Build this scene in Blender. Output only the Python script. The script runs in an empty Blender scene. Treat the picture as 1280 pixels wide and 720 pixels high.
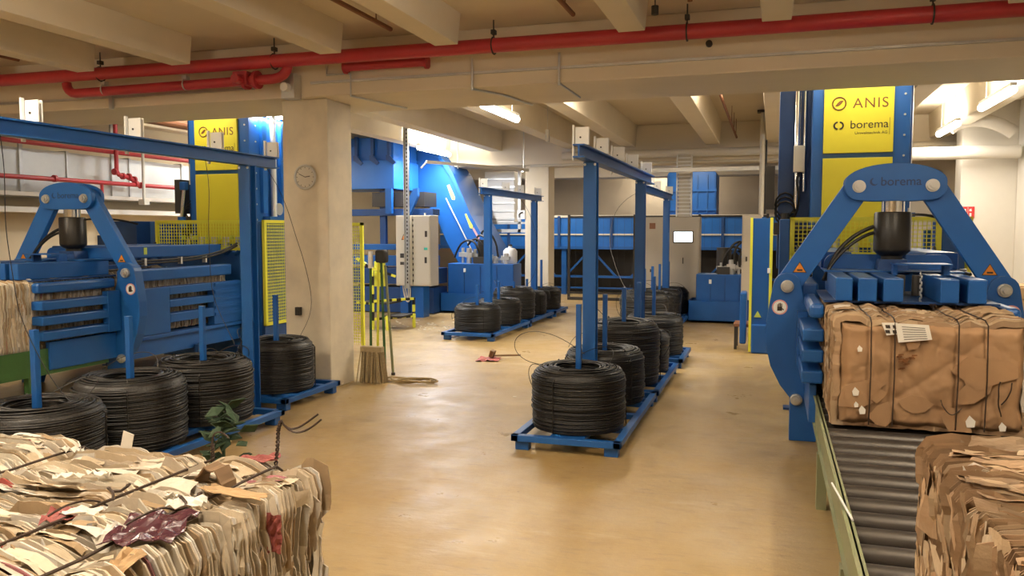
import bpy, bmesh, math, random
from mathutils import Vector, Matrix, noise
PI = math.pi
scene = bpy.context.scene
COL = scene.collection
random.seed(7)

# ------------------------------------------------------------------ materials
def lin(r, g, b):
    f = lambda c: (c / 255 / 12.92) if c / 255 <= .04045 else ((c / 255 + .055) / 1.055) ** 2.4
    return (f(r), f(g), f(b), 1)

def mat(name, col, rough=.5, metal=0., var=0., vscale=6., bump=0., bscale=40., col2=None, emit=None, es=0., attr=False, spec=.5, stretch=(1, 1, 1), coat=0.):
    m = bpy.data.materials.new(name)
    m.use_nodes = True
    nt = m.node_tree
    N, L = nt.nodes, nt.links
    b = N['Principled BSDF']
    b.inputs['Roughness'].default_value = rough
    b.inputs['Metallic'].default_value = metal
    b.inputs['Specular IOR Level'].default_value = spec
    b.inputs['Coat Weight'].default_value = coat
    b.inputs['Base Color'].default_value = col
    tc = N.new('ShaderNodeTexCoord')
    mp = N.new('ShaderNodeMapping')
    mp.inputs['Scale'].default_value = stretch
    L.new(tc.outputs['Object'], mp.inputs['Vector'])
    src = None
    if attr:
        a = N.new('ShaderNodeAttribute')
        a.attribute_name = 'tint'
        src = a.outputs['Color']
    if var > 0:
        n = N.new('ShaderNodeTexNoise')
        n.inputs['Scale'].default_value = vscale
        n.inputs['Detail'].default_value = 6
        n.inputs['Roughness'].default_value = .6
        L.new(mp.outputs[0], n.inputs['Vector'])
        mx = N.new('ShaderNodeMix')
        mx.data_type = 'RGBA'
        ramp = N.new('ShaderNodeMapRange')
        ramp.inputs[1].default_value = .35
        ramp.inputs[2].default_value = .7
        ramp.inputs[4].default_value = var
        L.new(n.outputs['Fac'], ramp.inputs[0])
        L.new(ramp.outputs[0], mx.inputs['Factor'])
        if src:
            L.new(src, mx.inputs['A'])
        else:
            mx.inputs['A'].default_value = col
        mx.inputs['B'].default_value = col2 or tuple(c * .45 for c in col[:3]) + (1,)
        L.new(mx.outputs['Result'], b.inputs['Base Color'])
    elif src:
        L.new(src, b.inputs['Base Color'])
    if bump > 0:
        n2 = N.new('ShaderNodeTexNoise')
        n2.inputs['Scale'].default_value = bscale
        n2.inputs['Detail'].default_value = 4
        L.new(mp.outputs[0], n2.inputs['Vector'])
        bp = N.new('ShaderNodeBump')
        bp.inputs['Strength'].default_value = bump
        bp.inputs['Distance'].default_value = .01
        L.new(n2.outputs['Fac'], bp.inputs['Height'])
        L.new(bp.outputs[0], b.inputs['Normal'])
    if emit:
        b.inputs['Emission Color'].default_value = emit
        b.inputs['Emission Strength'].default_value = es
    return m

M = {}
M['blue'] = mat('blue_paint', (.010, .098, .36, 1), .38, var=.22, vscale=3, bump=.03, bscale=25)
M['blue2'] = mat('bright_blue_paint', (.012, .13, .48, 1), .4, var=.2, vscale=3)
M['dblue'] = mat('dark_blue_paint', (.010, .055, .20, 1), .45, var=.3, vscale=4)
M['yellow'] = mat('yellow_paint', (.68, .60, .035, 1), .5, var=.06, vscale=3)
M['ylime'] = mat('lime_yellow_paint', (.72, .72, .06, 1), .5)
M['red'] = mat('red_pipe_paint', (.46, .035, .045, 1), .38, var=.3, vscale=5, col2=(.28, .025, .03, 1))
M['chrome'] = mat('chrome', (.8, .8, .78, 1), .15, 1)
M['zinc'] = mat('galvanised_steel', (.62, .62, .6, 1), .42, .7, var=.3, vscale=5)
M['duct'] = mat('duct_sheet_steel', (.66, .67, .64, 1), .38, .35, var=.3, vscale=1.6, bump=.05, bscale=3)
M['black'] = mat('black_paint', (.012, .011, .010, 1), .38)
M['rubber'] = mat('black_rubber', (.012, .012, .012, 1), .5)
M['wire'] = mat('black_annealed_wire', (.006, .0055, .0055, 1), .42, .0, var=.3, vscale=12, col2=(.017, .015, .013, 1), bump=.3, bscale=70)
M['bwire'] = mat('rusty_baling_wire', (.05, .03, .02, 1), .5, .4)
M['conc'] = mat('painted_concrete', (.76, .68, .53, 1), .75, var=.16, vscale=1.6, col2=(.42, .34, .22, 1), bump=.12, bscale=14)
M['concb'] = mat('beam_concrete', (.76, .68, .54, 1), .75, var=.2, vscale=1.1, col2=(.44, .36, .25, 1), bump=.1, bscale=10, stretch=(.35, 1, 1))
M['slab'] = mat('ceiling_concrete', (.70, .61, .46, 1), .8, var=.3, vscale=.9, col2=(.50, .41, .29, 1), bump=.1, bscale=12)
M['cream'] = mat('cream_wall_paint', (.74, .62, .42, 1), .75, var=.12, vscale=1.3, bump=.05, bscale=15)
M['white'] = mat('white_wall_paint', (.74, .70, .62, 1), .7, var=.25, vscale=1.2, col2=(.52, .46, .38, 1), bump=.05, bscale=15)
M['tan'] = mat('tan_wall', (.56, .48, .37, 1), .8, var=.25, vscale=1)
M['grey'] = mat('grey_enamel', (.60, .56, .47, 1), .4, var=.05, vscale=3)
M['dark'] = mat('dark_steel', (.05, .045, .04, 1), .5, .3)
M['wpl'] = mat('white_enamel', (.82, .82, .80, 1), .35)
M['beige'] = mat('beige_enamel', (.46, .41, .33, 1), .45, var=.08, vscale=2)
M['screen'] = mat('lit_screen', (.9, .95, 1, 1), .3, emit=(.82, .95, 1, 1), es=3.2)
M['tube'] = mat('lit_tube', (1, 1, 1, 1), .4, emit=(1, .97, .9, 1), es=14)
M['green'] = mat('green_paint', (.045, .13, .035, 1), .5, var=.4, vscale=6)
M['railgreen'] = mat('worn_green_rail', (.23, .26, .13, 1), .5, .2, var=.5, vscale=8, col2=(.30, .27, .2, 1))
M['roller'] = mat('roller_steel', (.07, .062, .055, 1), .38, .5, var=.5, vscale=7, col2=(.035, .03, .027, 1))
M['paper'] = mat('compressed_paper', (.7, .6, .45, 1), .85, attr=True, var=.25, vscale=9, col2=(.42, .32, .2, 1), bump=.35, bscale=30)
M['kraft'] = mat('kraft_cardboard', (.36, .215, .11, 1), .75, var=.5, vscale=3.5, col2=(.23, .125, .06, 1), bump=.35, bscale=7)
M['kraft2'] = mat('light_cardboard', (.50, .33, .17, 1), .8, var=.3, vscale=4, bump=.2, bscale=10)
M['sheet'] = mat('white_paper', (.8, .76, .68, 1), .7, var=.1)
M['maroon'] = mat('maroon_glossy_film', (.075, .02, .03, 1), .22, bump=.6, bscale=18)
M['redpaper'] = mat('red_paper', (.34, .09, .08, 1), .6)
M['ink'] = mat('dark_ink', (.03, .02, .015, 1), .6)
M['brown'] = mat('brown_ink', (.16, .055, .01, 1), .6)
M['inkblue'] = mat('navy_ink', (.008, .045, .16, 1), .4)
M['orange'] = mat('orange_sticker', (.75, .25, .02, 1), .5)
M['signred'] = mat('sign_red', (.6, .03, .03, 1), .5)
M['pink'] = mat('pink_ring', (.7, .35, .35, 1), .5)
M['wood'] = mat('old_wood', (.20, .12, .06, 1), .7, var=.3)
M['straw'] = mat('broom_straw', (.42, .33, .19, 1), .85, var=.5, vscale=20, stretch=(1, 1, 4))
M['rope'] = mat('dirty_rope', (.36, .27, .14, 1), .9)
M['leaf'] = mat('dark_green_cloth', (.035, .07, .035, 1), .8, var=.4, vscale=14)
M['teal'] = mat('teal_label', (.05, .5, .42, 1), .4)
M['lime'] = mat('lime_label', (.5, .6, .1, 1), .5)
M['rust'] = mat('brown_pipe', (.22, .09, .04, 1), .6)
M['tile'] = mat('pale_tiles', (.6, .52, .42, 1), .6)

def floor_mat():
    m = bpy.data.materials.new('ochre_epoxy_floor')
    m.use_nodes = True
    N, L = m.node_tree.nodes, m.node_tree.links
    b = N['Principled BSDF']
    tc = N.new('ShaderNodeTexCoord')
    def noise_(scale, st, det=6, rough=.6):
        mp = N.new('ShaderNodeMapping'); mp.inputs['Scale'].default_value = st
        L.new(tc.outputs['Object'], mp.inputs['Vector'])
        n = N.new('ShaderNodeTexNoise'); n.inputs['Scale'].default_value = scale
        n.inputs['Detail'].default_value = det; n.inputs['Roughness'].default_value = rough
        L.new(mp.outputs[0], n.inputs['Vector'])
        return n.outputs['Fac']
    def rng(s, a, b_, c, d):
        r = N.new('ShaderNodeMapRange'); r.inputs[1].default_value = a; r.inputs[2].default_value = b_
        r.inputs[3].default_value = c; r.inputs[4].default_value = d
        L.new(s, r.inputs[0]); return r.outputs[0]
    def mix(f, a, c2):
        x = N.new('ShaderNodeMix'); x.data_type = 'RGBA'
        L.new(f, x.inputs['Factor'])
        if isinstance(a, tuple): x.inputs['A'].default_value = a
        else: L.new(a, x.inputs['A'])
        x.inputs['B'].default_value = c2
        return x.outputs['Result']
    base = mix(rng(noise_(.35, (1, 1, 1)), .35, .65, 0, 1), (.37, .245, .080, 1), (.40, .295, .145, 1))
    c = mix(rng(noise_(1.6, (1, .45, 1), 9, .7), .46, .70, 0, .6), base, (.29, .19, .085, 1))
    c = mix(rng(noise_(9, (.35, 1.6, 1), 5, .7), .56, .70, 0, .5), c, (.21, .14, .08, 1))
    c = mix(rng(noise_(26, (.5, 1, 1), 2, .5), .74, .77, 0, .6), c, (.10, .06, .03, 1))
    c = mix(rng(noise_(3.0, (.25, 1, 1), 8, .75), .58, .78, 0, .6), c, (.56, .48, .34, 1))
    c = mix(rng(noise_(14, (.25, 1.4, 1), 10, .85), .55, .62, 0, .42), c, (.24, .18, .12, 1))
    c = mix(rng(noise_(.8, (1, 1, 1), 3, .5), .5, .7, 0, .35), c, (.42, .35, .24, 1))
    L.new(c, b.inputs['Base Color'])
    L.new(rng(noise_(2.2, (1, 1, 1), 8, .7), .3, .7, .24, .52), b.inputs['Roughness'])
    bp = N.new('ShaderNodeBump'); bp.inputs['Strength'].default_value = .22; bp.inputs['Distance'].default_value = .02
    L.new(noise_(9, (.5, 1, 1), 8, .7), bp.inputs['Height']); L.new(bp.outputs[0], b.inputs['Normal'])
    b.inputs['Specular IOR Level'].default_value = .5
    return m
M['floor'] = floor_mat()

# ------------------------------------------------------------------ mesh builder
class MB:
    def __init__(s): s.v = []; s.f = []; s.c = []; s.p = []
    def add(s, vs, fs):
        o = len(s.v); s.p.append((list(vs), list(fs))); s.v += [tuple(v) for v in vs]; s.f += [tuple(i + o for i in f) for f in fs]; return s
    def box(s, a, b, rot=None, piv=None):
        (x0, y0, z0), (x1, y1, z1) = a, b
        vs = [Vector(p) for p in ((x0, y0, z0), (x1, y0, z0), (x1, y1, z0), (x0, y1, z0), (x0, y0, z1), (x1, y0, z1), (x1, y1, z1), (x0, y1, z1))]
        if rot is not None:
            pv = Vector(piv) if piv else sum(vs, Vector()) / 8
            vs = [rot @ (v - pv) + pv for v in vs]
        return s.add(vs, [(0, 3, 2, 1), (4, 5, 6, 7), (0, 1, 5, 4), (1, 2, 6, 5), (2, 3, 7, 6), (3, 0, 4, 7)])
    def bar(s, p0, p1, w, h=None, up=(0, 0, 1)):
        h = h or w
        p0, p1 = Vector(p0), Vector(p1); d = (p1 - p0).normalized(); u = Vector(up)
        if abs(d.dot(u)) > .98: u = Vector((0, 1, 0))
        r = d.cross(u).normalized(); u = r.cross(d)
        vs = []
        for p in (p0, p1):
            for a, b in ((-1, -1), (1, -1), (1, 1), (-1, 1)): vs.append(p + r * a * w / 2 + u * b * h / 2)
        return s.add(vs, [(0, 1, 2, 3), (7, 6, 5, 4), (0, 4, 5, 1), (1, 5, 6, 2), (2, 6, 7, 3), (3, 7, 4, 0)])
    def cyl(s, p0, p1, r, seg=16, r1=None):
        r1 = r if r1 is None else r1
        p0, p1 = Vector(p0), Vector(p1); d = (p1 - p0).normalized()
        u = Vector((0, 0, 1)) if abs(d.z) < .9 else Vector((1, 0, 0))
        a = d.cross(u).normalized(); b = d.cross(a)
        vs = []
        for p, q in ((p0, r), (p1, r1)):
            for i in range(seg):
                t = 2 * PI * i / seg; vs.append(p + (a * math.cos(t) + b * math.sin(t)) * q)
        fs = [(i, i + seg, (i + 1) % seg + seg, (i + 1) % seg) for i in range(seg)]
        fs += [tuple(range(seg)), tuple(range(2 * seg - 1, seg - 1, -1))]
        return s.add(vs, fs)
    def tube(s, pts, r, seg=8, closed=False):
        pts = [Vector(p) for p in pts]; n = len(pts); vs = []; prev = None
        for i, p in enumerate(pts):
            a = pts[(i - 1) % n] if (i > 0 or closed) else p
            b = pts[(i + 1) % n] if (i < n - 1 or closed) else p
            d = (b - a).normalized()
            if prev is None:
                u = Vector((0, 0, 1)) if abs(d.z) < .9 else Vector((1, 0, 0))
                A = d.cross(u).normalized()
            else:
                A = (prev - d * prev.dot(d)).normalized()
            prev = A; B = d.cross(A)
            for k in range(seg):
                t = 2 * PI * k / seg; vs.append(p + (A * math.cos(t) + B * math.sin(t)) * r)
        fs = []
        for i in range(n if closed else n - 1):
            j = (i + 1) % n
            for k in range(seg): fs.append((i * seg + k, i * seg + (k + 1) % seg, j * seg + (k + 1) % seg, j * seg + k))
        if not closed: fs += [tuple(range(seg - 1, -1, -1)), tuple(range((n - 1) * seg, n * seg))]
        return s.add(vs, fs)
    def prism(s, pts, d0, d1, axis='y'):
        n = len(pts)
        def P(a, b, d): return {'y': (a, d, b), 'x': (d, a, b), 'z': (a, b, d)}[axis]
        vs = [P(a, b, d0) for a, b in pts] + [P(a, b, d1) for a, b in pts]
        fs = [tuple(range(n)), tuple(range(2 * n - 1, n - 1, -1))] + [(i, i + n, (i + 1) % n + n, (i + 1) % n) for i in range(n)]
        return s.add(vs, fs)
    def lathe(s, prof, c=(0, 0, 0), seg=40):
        vs = []
        for r, z in prof:
            for k in range(seg):
                t = 2 * PI * k / seg; vs.append((c[0] + r * math.cos(t), c[1] + r * math.sin(t), c[2] + z))
        fs = []
        for i in range(len(prof) - 1):
            for k in range(seg): fs.append((i * seg + k, i * seg + (k + 1) % seg, (i + 1) * seg + (k + 1) % seg, (i + 1) * seg + k))
        return s.add(vs, fs)
    def each(s, name, m, parent=None, **k):
        out = []
        for vs, fs in s.p:
            q = MB(); q.add(vs, fs); out.append(q.build(name, m, parent, **k))
        return out
    def build(s, name, m, parent=None, bevel=0, smooth=False, loc=None):
        me = bpy.data.meshes.new(name)
        me.from_pydata(s.v, [], s.f)
        bm = bmesh.new(); bm.from_mesh(me); bmesh.ops.recalc_face_normals(bm, faces=bm.faces); bm.to_mesh(me); bm.free()
        me.materials.append(M[m] if isinstance(m, str) else m)
        if s.c:
            at = me.color_attributes.new('tint', 'FLOAT_COLOR', 'CORNER')
            arr = []
            for p in me.polygons:
                c = s.c[p.index]; arr += list(c) * len(p.vertices)
            at.data.foreach_set('color', arr)
        o = bpy.data.objects.new(name, me); COL.objects.link(o)
        if parent: o.parent = parent
        if loc: o.location = loc
        if bevel:
            md = o.modifiers.new('bevel', 'BEVEL'); md.width = bevel; md.segments = 2; md.limit_method = 'ANGLE'; md.angle_limit = .6
        if smooth:
            try: me.shade_smooth()
            except Exception: pass
            if smooth == 'auto':
                me.polygons.foreach_set('use_smooth', [True] * len(me.polygons))
                for e in me.edges: pass
                me.set_sharp_from_angle(angle=.7)
        return o

def tag(o, label, cat, group=None):
    o['label'] = label; o['category'] = cat
    if group: o['group'] = group
    return o
def thing(name, label, cat, loc=(0, 0, 0), group=None, rz=0):
    o = bpy.data.objects.new(name, None); COL.objects.link(o)
    o.location = loc; o.rotation_euler = (0, 0, rz); o.empty_display_size = .2
    return tag(o, label, cat, group)
def single(mb, name, m, label, cat, loc=(0, 0, 0), group=None, **k):
    return tag(mb.build(name, m, loc=loc, **k), label, cat, group)
def struct(mb, name, m, **k):
    o = mb.build(name, m, **k); o['kind'] = 'structure'; return o
def dup(root, loc, label=None, group=None, rz=None, name=None):
    def cp(o, par):
        c = o.copy(); COL.objects.link(c)
        if par: c.parent = par
        for ch in list(o.children): cp(ch, c)
        return c
    r = cp(root, None); r.location = loc
    if rz is not None: r.rotation_euler = (0, 0, rz)
    if label: r['label'] = label
    if group: r['group'] = group
    return r
def text(s_, size, m, name, parent, loc, rot=(PI / 2, 0, 0), ext=.002, align='CENTER', space=1.0, bold=0.):
    cu = bpy.data.curves.new(name, 'FONT'); cu.body = s_; cu.size = size; cu.extrude = ext; cu.align_x = align
    cu.space_character = space; cu.offset = bold
    o = bpy.data.objects.new('tmp', cu); COL.objects.link(o)
    bpy.context.view_layer.update()
    me = bpy.data.meshes.new_from_object(o.evaluated_get(bpy.context.evaluated_depsgraph_get()))
    bpy.data.objects.remove(o); bpy.data.curves.remove(cu)
    me.materials.clear(); me.materials.append(M[m]); me.name = name
    t = bpy.data.objects.new(name, me); COL.objects.link(t); t.parent = parent; t.location = loc; t.rotation_euler = rot
    return t
def arc(cx, cz, r, a0, a1, n=10):
    return [(cx + r * math.cos(math.radians(a0 + (a1 - a0) * i / n)), cz + r * math.sin(math.radians(a0 + (a1 - a0) * i / n))) for i in range(n + 1)]
def bez(p, n=16):
    p = [Vector(q) for q in p]; out = []
    for i in range(n + 1):
        t = i / n
        q = p[:]
        while len(q) > 1: q = [q[k].lerp(q[k + 1], t) for k in range(len(q) - 1)]
        out.append(q[0])
    return out
def wobble(pts, amp, sc=2., seed=0):
    return [Vector(p) + Vector((noise.noise(Vector(p) * sc + Vector((seed, 0, 0))), noise.noise(Vector(p) * sc + Vector((0, seed + 5, 0))), noise.noise(Vector(p) * sc + Vector((0, 0, seed + 9))))) * amp for p in pts]

# ------------------------------------------------------------------ setting
X0, X1, Y0, Y1 = -11.0, 3.95, -4.0, 25.0
o = struct(MB().box((X0, Y0, -.2), (X1, Y1, 0)), 'floor', 'floor')
struct(MB().box((X0, Y0, 3.74), (X1, 8.3, 3.9)), 'ceiling_front', 'slab')
struct(MB().box((X0, 8.3, 3.95), (X1, Y1, 4.1)), 'ceiling_back', 'slab')
struct(MB().box((X0 - .2, Y0, 0), (X0, Y1, 4.1)), 'wall_left', 'cream')
struct(MB().box((X1, Y0, 0), (X1 + .2, Y1, 4.1)), 'wall_right', 'white')
struct(MB().box((X0, Y1, 0), (X1, Y1 + .2, 4.1)), 'wall_back', 'tan')
struct(MB().box((X0, Y0 - .2, 0), (X1, Y0, 4.1)), 'wall_front', 'cream')
# downstand beams and their columns
b = MB().box((X0, 7.75, 3.17), (X1, 8.95, 3.74)); b.box((X0, 8.3, 3.74), (X1, 8.95, 3.95))
struct(b, 'trim_1', 'concb', bevel=.012)
struct(MB().box((X0, 17.3, 3.18), (X1, 18.3, 3.95)), 'trim_2', 'concb', bevel=.012)
struct(MB().box((X0, 23.0, 3.25), (X1, 23.8, 3.95)), 'trim_3', 'concb', bevel=.012)
M['stained'] = mat('stained_column_paint', (.76, .69, .55, 1), .75, var=.5, vscale=3.2, col2=(.48, .44, .37, 1), bump=.15, bscale=20)
struct(MB().box((-5.15, 7.87, 0), (-4.59, 8.40, 3.168)), 'column_front', 'stained', bevel=.012)
struct(MB().box((-5.24, 17.45, 0), (-4.70, 17.95, 3.178)), 'column_back', 'conc', bevel=.012)
# ribs of the ceiling: tapered stems
def rib(x, y0, y1, zt, zb, n, w=.115):
    m = MB(); pts = [(x - w - .03, zt), (x - w, zb), (x + w, zb), (x + w + .03, zt)]
    m.prism(pts, y0, y1, 'y')
    return struct(m, 'trim_%d' % n, 'conc', bevel=.006)
rx = [-10.2, -8.75, -7.11, -5.87, -4.12, -2.91, -1.19, 0.0, 1.78, 2.95]
for i, x in enumerate(rx):
    rib(x, Y0, 7.15, 3.74, 3.46, 10 + i)
    rib(x, 8.95, 17.3, 3.95, 3.50, 30 + i, .14)
    rib(x, 18.3, 23.0, 3.95, 3.55, 50 + i, .14)
# right bay end: recessed wall, white pier, door
b = MB().box((1.2, 18.3, 0), (X1, 18.5, 3.95))
struct(b, 'wall_back_right', 'tan')
struct(MB().box((3.10, 15.9, 0), (X1, 16.4, 3.95)), 'wall_pier_right', 'white', bevel=.01)
d = struct(MB().box((2.0, 18.22, 0), (3.1, 18.30, 2.85)), 'door_1', 'grey', bevel=.006)
f = MB(); f.box((1.9, 18.2, 0), (2.0, 18.29, 2.95)); f.box((3.1, 18.2, 0), (3.2, 18.29, 2.95)); f.box((1.9, 18.2, 2.85), (3.2, 18.29, 2.95))
f.build('door_frame', 'zinc', d)
# left wall: shelf-like plinth under the duct
struct(MB().box((X0, 0, 2.02), (-10.55, 16, 2.10)), 'trim_3_left', 'white')
# tiled kerb at the back
struct(MB().box((-5.6, 23.6, 0), (.5, 24.0, .32)), 'trim_4', 'tile')

# ------------------------------------------------------------------ pipes at the ceiling
t = thing('sprinkler_pipe', 'long thick red sprinkler main running across in front of the concrete beam', 'pipe', (-3, 7.45, 3.5))
L_ = lambda x, y, z: (x + 3, y - 7.45, z - 3.5)
MB().cyl(L_(-10.98, 7.42, 3.50), L_(3.94, 7.45, 3.49), .068, 20).build('main_pipe', 'red', t, smooth='auto')
for x in (-9.2, -7.2, -4.95, -2.55, -.75, 1.2):
    m = MB(); m.tube([L_(x + .0, 7.45 + .078 * math.cos(a), 3.495 + .078 * math.sin(a)) for a in [i * PI / 8 for i in range(16)]], .008, 6, True)
    m.cyl(L_(x, 7.45, 3.565), L_(x, 7.45, 3.735), .007, 6); m.box(L_(x - .02, 7.42, 3.60), L_(x + .02, 7.48, 3.64))
    m.build('pipe_hanger', 'dark', t)
t2 = thing('branch_pipe', 'short red branch pipe with flange and elbow just under the sprinkler main', 'pipe', (-6.4, 7.5, 3.3))
Q = lambda x, y, z: (x + 6.4, y - 7.5, z - 3.3)
MB().tube([Q(-7.74, 7.5, 3.43)] + [Q(-7.74 + .13 * (1 - math.cos(a)), 7.5, 3.43 - .12 * math.sin(a)) for a in (.4, .8, 1.2, 1.57)] + [Q(-5.0, 7.5, 3.33)] + [Q(-5.0 + .17 * math.sin(a), 7.5, 3.33 + .12 * (1 - math.cos(a))) for a in (.4, .8, 1.2, 1.57)] + [Q(-4.83, 7.5, 3.47)], .052, 14).build('pipe_run', 'red', t2, smooth='auto')
for x in (-5.33, -5.20):
    MB().cyl(Q(x - .02, 7.5, 3.33), Q(x + .02, 7.5, 3.33), .095, 16).build('flange', 'red', t2)
m = MB(); m.box(Q(-5.45, 7.42, 3.27), Q(-5.28, 7.58, 3.42)); m.cyl(Q(-5.36, 7.42, 3.33), Q(-5.36, 7.33, 3.33), .05, 12); m.build('valve_body', 'red', t2, bevel=.01)
for x in (-7.2, -6.1):
    m = MB(); m.tube([Q(x, 7.5 + .06 * math.cos(a), 3.33 + .06 * math.sin(a)) for a in [i * PI / 7 for i in range(14)]], .008, 6, True); m.box(Q(x - .03, 7.47, 3.38), Q(x + .03, 7.53, 3.42))
    m.build('pipe_clamp', 'zinc', t2)
m = MB(); m.box(Q(-4.98, 7.60, 3.14), Q(-4.82, 7.74, 3.40)); m.build('bracket', 'zinc', t2, bevel=.005)
m = MB(); m.cyl(Q(-4.90, 7.60, 3.25), Q(-4.90, 7.53, 3.25), .045, 20); m.build('pressure_gauge', 'wpl', t2)
m = MB(); m.tube([(-.45, 0, 0), (-.42, -.03, 0), (.40, -.03, 0), (.45, 0, 0)], .05, 12); m.cyl((-.47, 0, 0), (-.44, 0, 0), .07, 14); m.cyl((.44, 0, 0), (.47, 0, 0), .07, 14)
single(m, 'pipe_stub', 'red', 'short dark red pipe bolted to the beam face under the red main', 'pipe', (-3.8, 7.69, 3.44), smooth='auto')
single(MB().cyl((0, 0, 0), (0, -.04, 0), .03, 16), 'drain_plug', 'dark', 'round black cap on the beam under the red main', 'pipe cap', (-.58, 7.75, 3.44))
t = thing('cable_conduit', 'thin grey conduit clipped along the face of the concrete beam', 'conduit', (-1.6, 7.72, 3.31))
m = MB(); m.box((-3.1, 0, -.012), (5.5, .028, .012)); m.build('conduit_run', 'zinc', t)
for x in (-.4, -3.0 + .1, 3.05):
    pass
m = MB(); m.cyl((-.38, 0, -.17), (-.38, 0, .14), .012, 8); m.cyl((-.38, 0, -.15), (-.38, .9, -.15), .01, 8); m.each('drop_pipe', 'zinc', t)
m = MB(); m.tube([(-2.9, 0, .16), (-2.9, 0, .07), (-2.62, 0, .07), (-2.62, 0, -.16), (-2.4, .9, -.17)], .011, 8); m.each('drop_pipe', 'zinc', t)
m = MB(); m.cyl((-1.27 + .0, 0, -.17), (-1.27, 0, .14), .012, 8); m.tube([(-1.27, 0, -.16), (-1.1, .5, -.15), (-1.0, 1.2, -.155)], .012, 8); m.each('drop_pipe', 'zinc', t)
t = thing('cable_conduit', 'thin grey conduit along the beam face left of the clock column', 'conduit', (-8, 7.72, 3.29))
m = MB(); m.box((-2.9, 0, -.012), (2.6, .028, .012)); m.build('conduit_run', 'zinc', t)
m = MB(); m.box((.65, -.01, -.14), (.70, .02, .07)); m.each('clip', 'zinc', t)
# brown pipes on the ceiling between ribs
for i, (x, y0_, y1_, z, lab) in enumerate(((-8.1, 1, 7.2, 3.66, 'thin brown pipe under the ceiling, leftmost of the front bay'), (-3.5, 3, 7.2, 3.66, 'thin brown pipe under the ceiling left of the middle rib'), (-1.72, 4.5, 7.2, 3.66, 'thin dark pipe under the ceiling beside the slender crack line'), (-.72, 9.2, 17.2, 3.62, 'rusty brown pipe under the back bay ceiling near the tall steel pole'), (-9.5, 1.0, 7.2, 3.62, 'thick red pipe under the ceiling in the far left corner'))):
    m = MB(); m.cyl((0, y0_ - y1_, 0), (0, 0, 0), .035 if i == 4 else .022, 10)
    for k in range(3): m.cyl((0, -.3 - k * .9, 0), (0, -.3 - k * .9, (3.95 if i == 3 else 3.74) - z), .006, 5)
    single(m, 'ceiling_pipe', 'red' if i == 4 else 'rust', lab, 'pipe', (x, y1_, z))
m = MB(); m.cyl((0, 0, 0), (0, 0, .16), .005, 5); m.cyl((0, 0, 0), (0, 0, -.07), .03, 10)
single(m, 'sprinkler', 'dark', 'small brown sprinkler hanging by a thin rod right of the fifth rib', 'sprinkler', (-.95, 6.85, 3.58))
m = MB(); m.cyl((0, 0, 0), (0, 0, .12), .02, 8); m.cyl((-.1, 0, .05), (.1, 0, .05), .012, 8)
single(m, 'sprinkler', 'rust', 'rusty branched sprinkler head above the red main near the black cap', 'sprinkler', (-.68, 6.95, 3.62))
# rib at bay 2: white big pipes in front of the second beam
single(MB().cyl((-4.2, 0, 0), (3.9, 0, 0), .085, 20), 'ventilation_pipe', 'white', 'long cream pipe along the second beam at the right', 'pipe', (-.1, 17.1, 3.33), smooth='auto')
single(MB().cyl((-4.9, 0, 0), (3.9, 0, 0), .03, 12), 'water_pipe', 'grey', 'thin pale pipe just under the long cream pipe at the second beam', 'pipe', (-.1, 17.05, 3.14))
m = MB().cyl((-1.0, 0, 0), (1.2, 0, 0), .11, 20)
single(m, 'ventilation_pipe', 'white', 'fat white pipe ending at the right wall above the fire sign', 'pipe', (2.7, 15.6, 3.06), smooth='auto')
m = MB().tube(bez([(-.5, 0, .0), (-.2, 0, .25), (.2, 0, .1), (.45, 0, -.1)], 10), .11, 14)
single(m, 'bent_duct', 'white', 'bent flaky white pipe in the upper right corner', 'pipe', (3.3, 15.4, 3.45), smooth='auto')
# steel frame rails under far ceiling
single(MB().box((-1.35, 0, -.04), (1.9, .08, .04)), 'support_rail', 'zinc', 'thin horizontal steel rail hanging below the second beam', 'rail', (-1.7, 16.3, 2.93))
t = thing('hanging_pole', 'pale vertical steel pole from the ceiling to the control cabinets', 'pole', (-.2, 15.8, 2.0))
MB().cyl((0, 0, 0), (0, 0, 1.9), .045, 10).build('pole', 'grey', t); MB().box((-.1, -.1, 1.9), (.1, .1, 1.94)).build('top_plate', 'dark', t)
MB().tube([(.07, 0, .05), (.07, 0, 1.4)], .02, 6).each('cable', 'rubber', t)

# ------------------------------------------------------------------ lamps
LAMPS = []
def lamp(loc, length, label, power, color=(1, .95, .86), axis='y', drop=None, ceil=3.95):
    t = thing('fluorescent_lamp', label, 'ceiling lamp', loc, 'fluorescent tube lamps under the ceiling')
    h = length / 2
    e = (0, h, 0) if axis == 'y' else (h, 0, 0)
    n = (0, -h, 0) if axis == 'y' else (-h, 0, 0)
    MB().cyl(n, e, .05, 14).build('diffuser', 'tube', t, smooth='auto')
    m = MB(); m.box((n[0] - .035, n[1] - .035, .04), (e[0] + .035, e[1] + .035, .085)); m.build('housing', 'wpl', t, bevel=.005)
    m = MB()
    for k in (-.7, .7): m.cyl((e[0] * k, e[1] * k, .08), (e[0] * k, e[1] * k, ceil - loc[2] - .005), .006, 6)
    m.each('suspension', 'zinc', t)
    for dz, rx_, pf in ((-.075, 0, .80), (.10, PI, .42 if ceil > 3.8 else 1.25)):
        li = bpy.data.lights.new('lamp_light', 'AREA'); li.shape = 'RECTANGLE'
        li.size = .12 if axis == 'y' else length; li.size_y = length if axis == 'y' else .12
        li.energy = power * pf; li.color = color
        lo = bpy.data.objects.new('lamp_light', li); COL.objects.link(lo); lo.parent = t; lo.location = (0, 0, dz); lo.rotation_euler = (rx_, 0, 0)
    return t
W = (1, .80, .55)
lamp((-3.66, 11.0, 3.40), 1.5, 'bright tube lamp hanging right of the clock column, behind the main beam', 80, (1, .9, .74))
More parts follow.
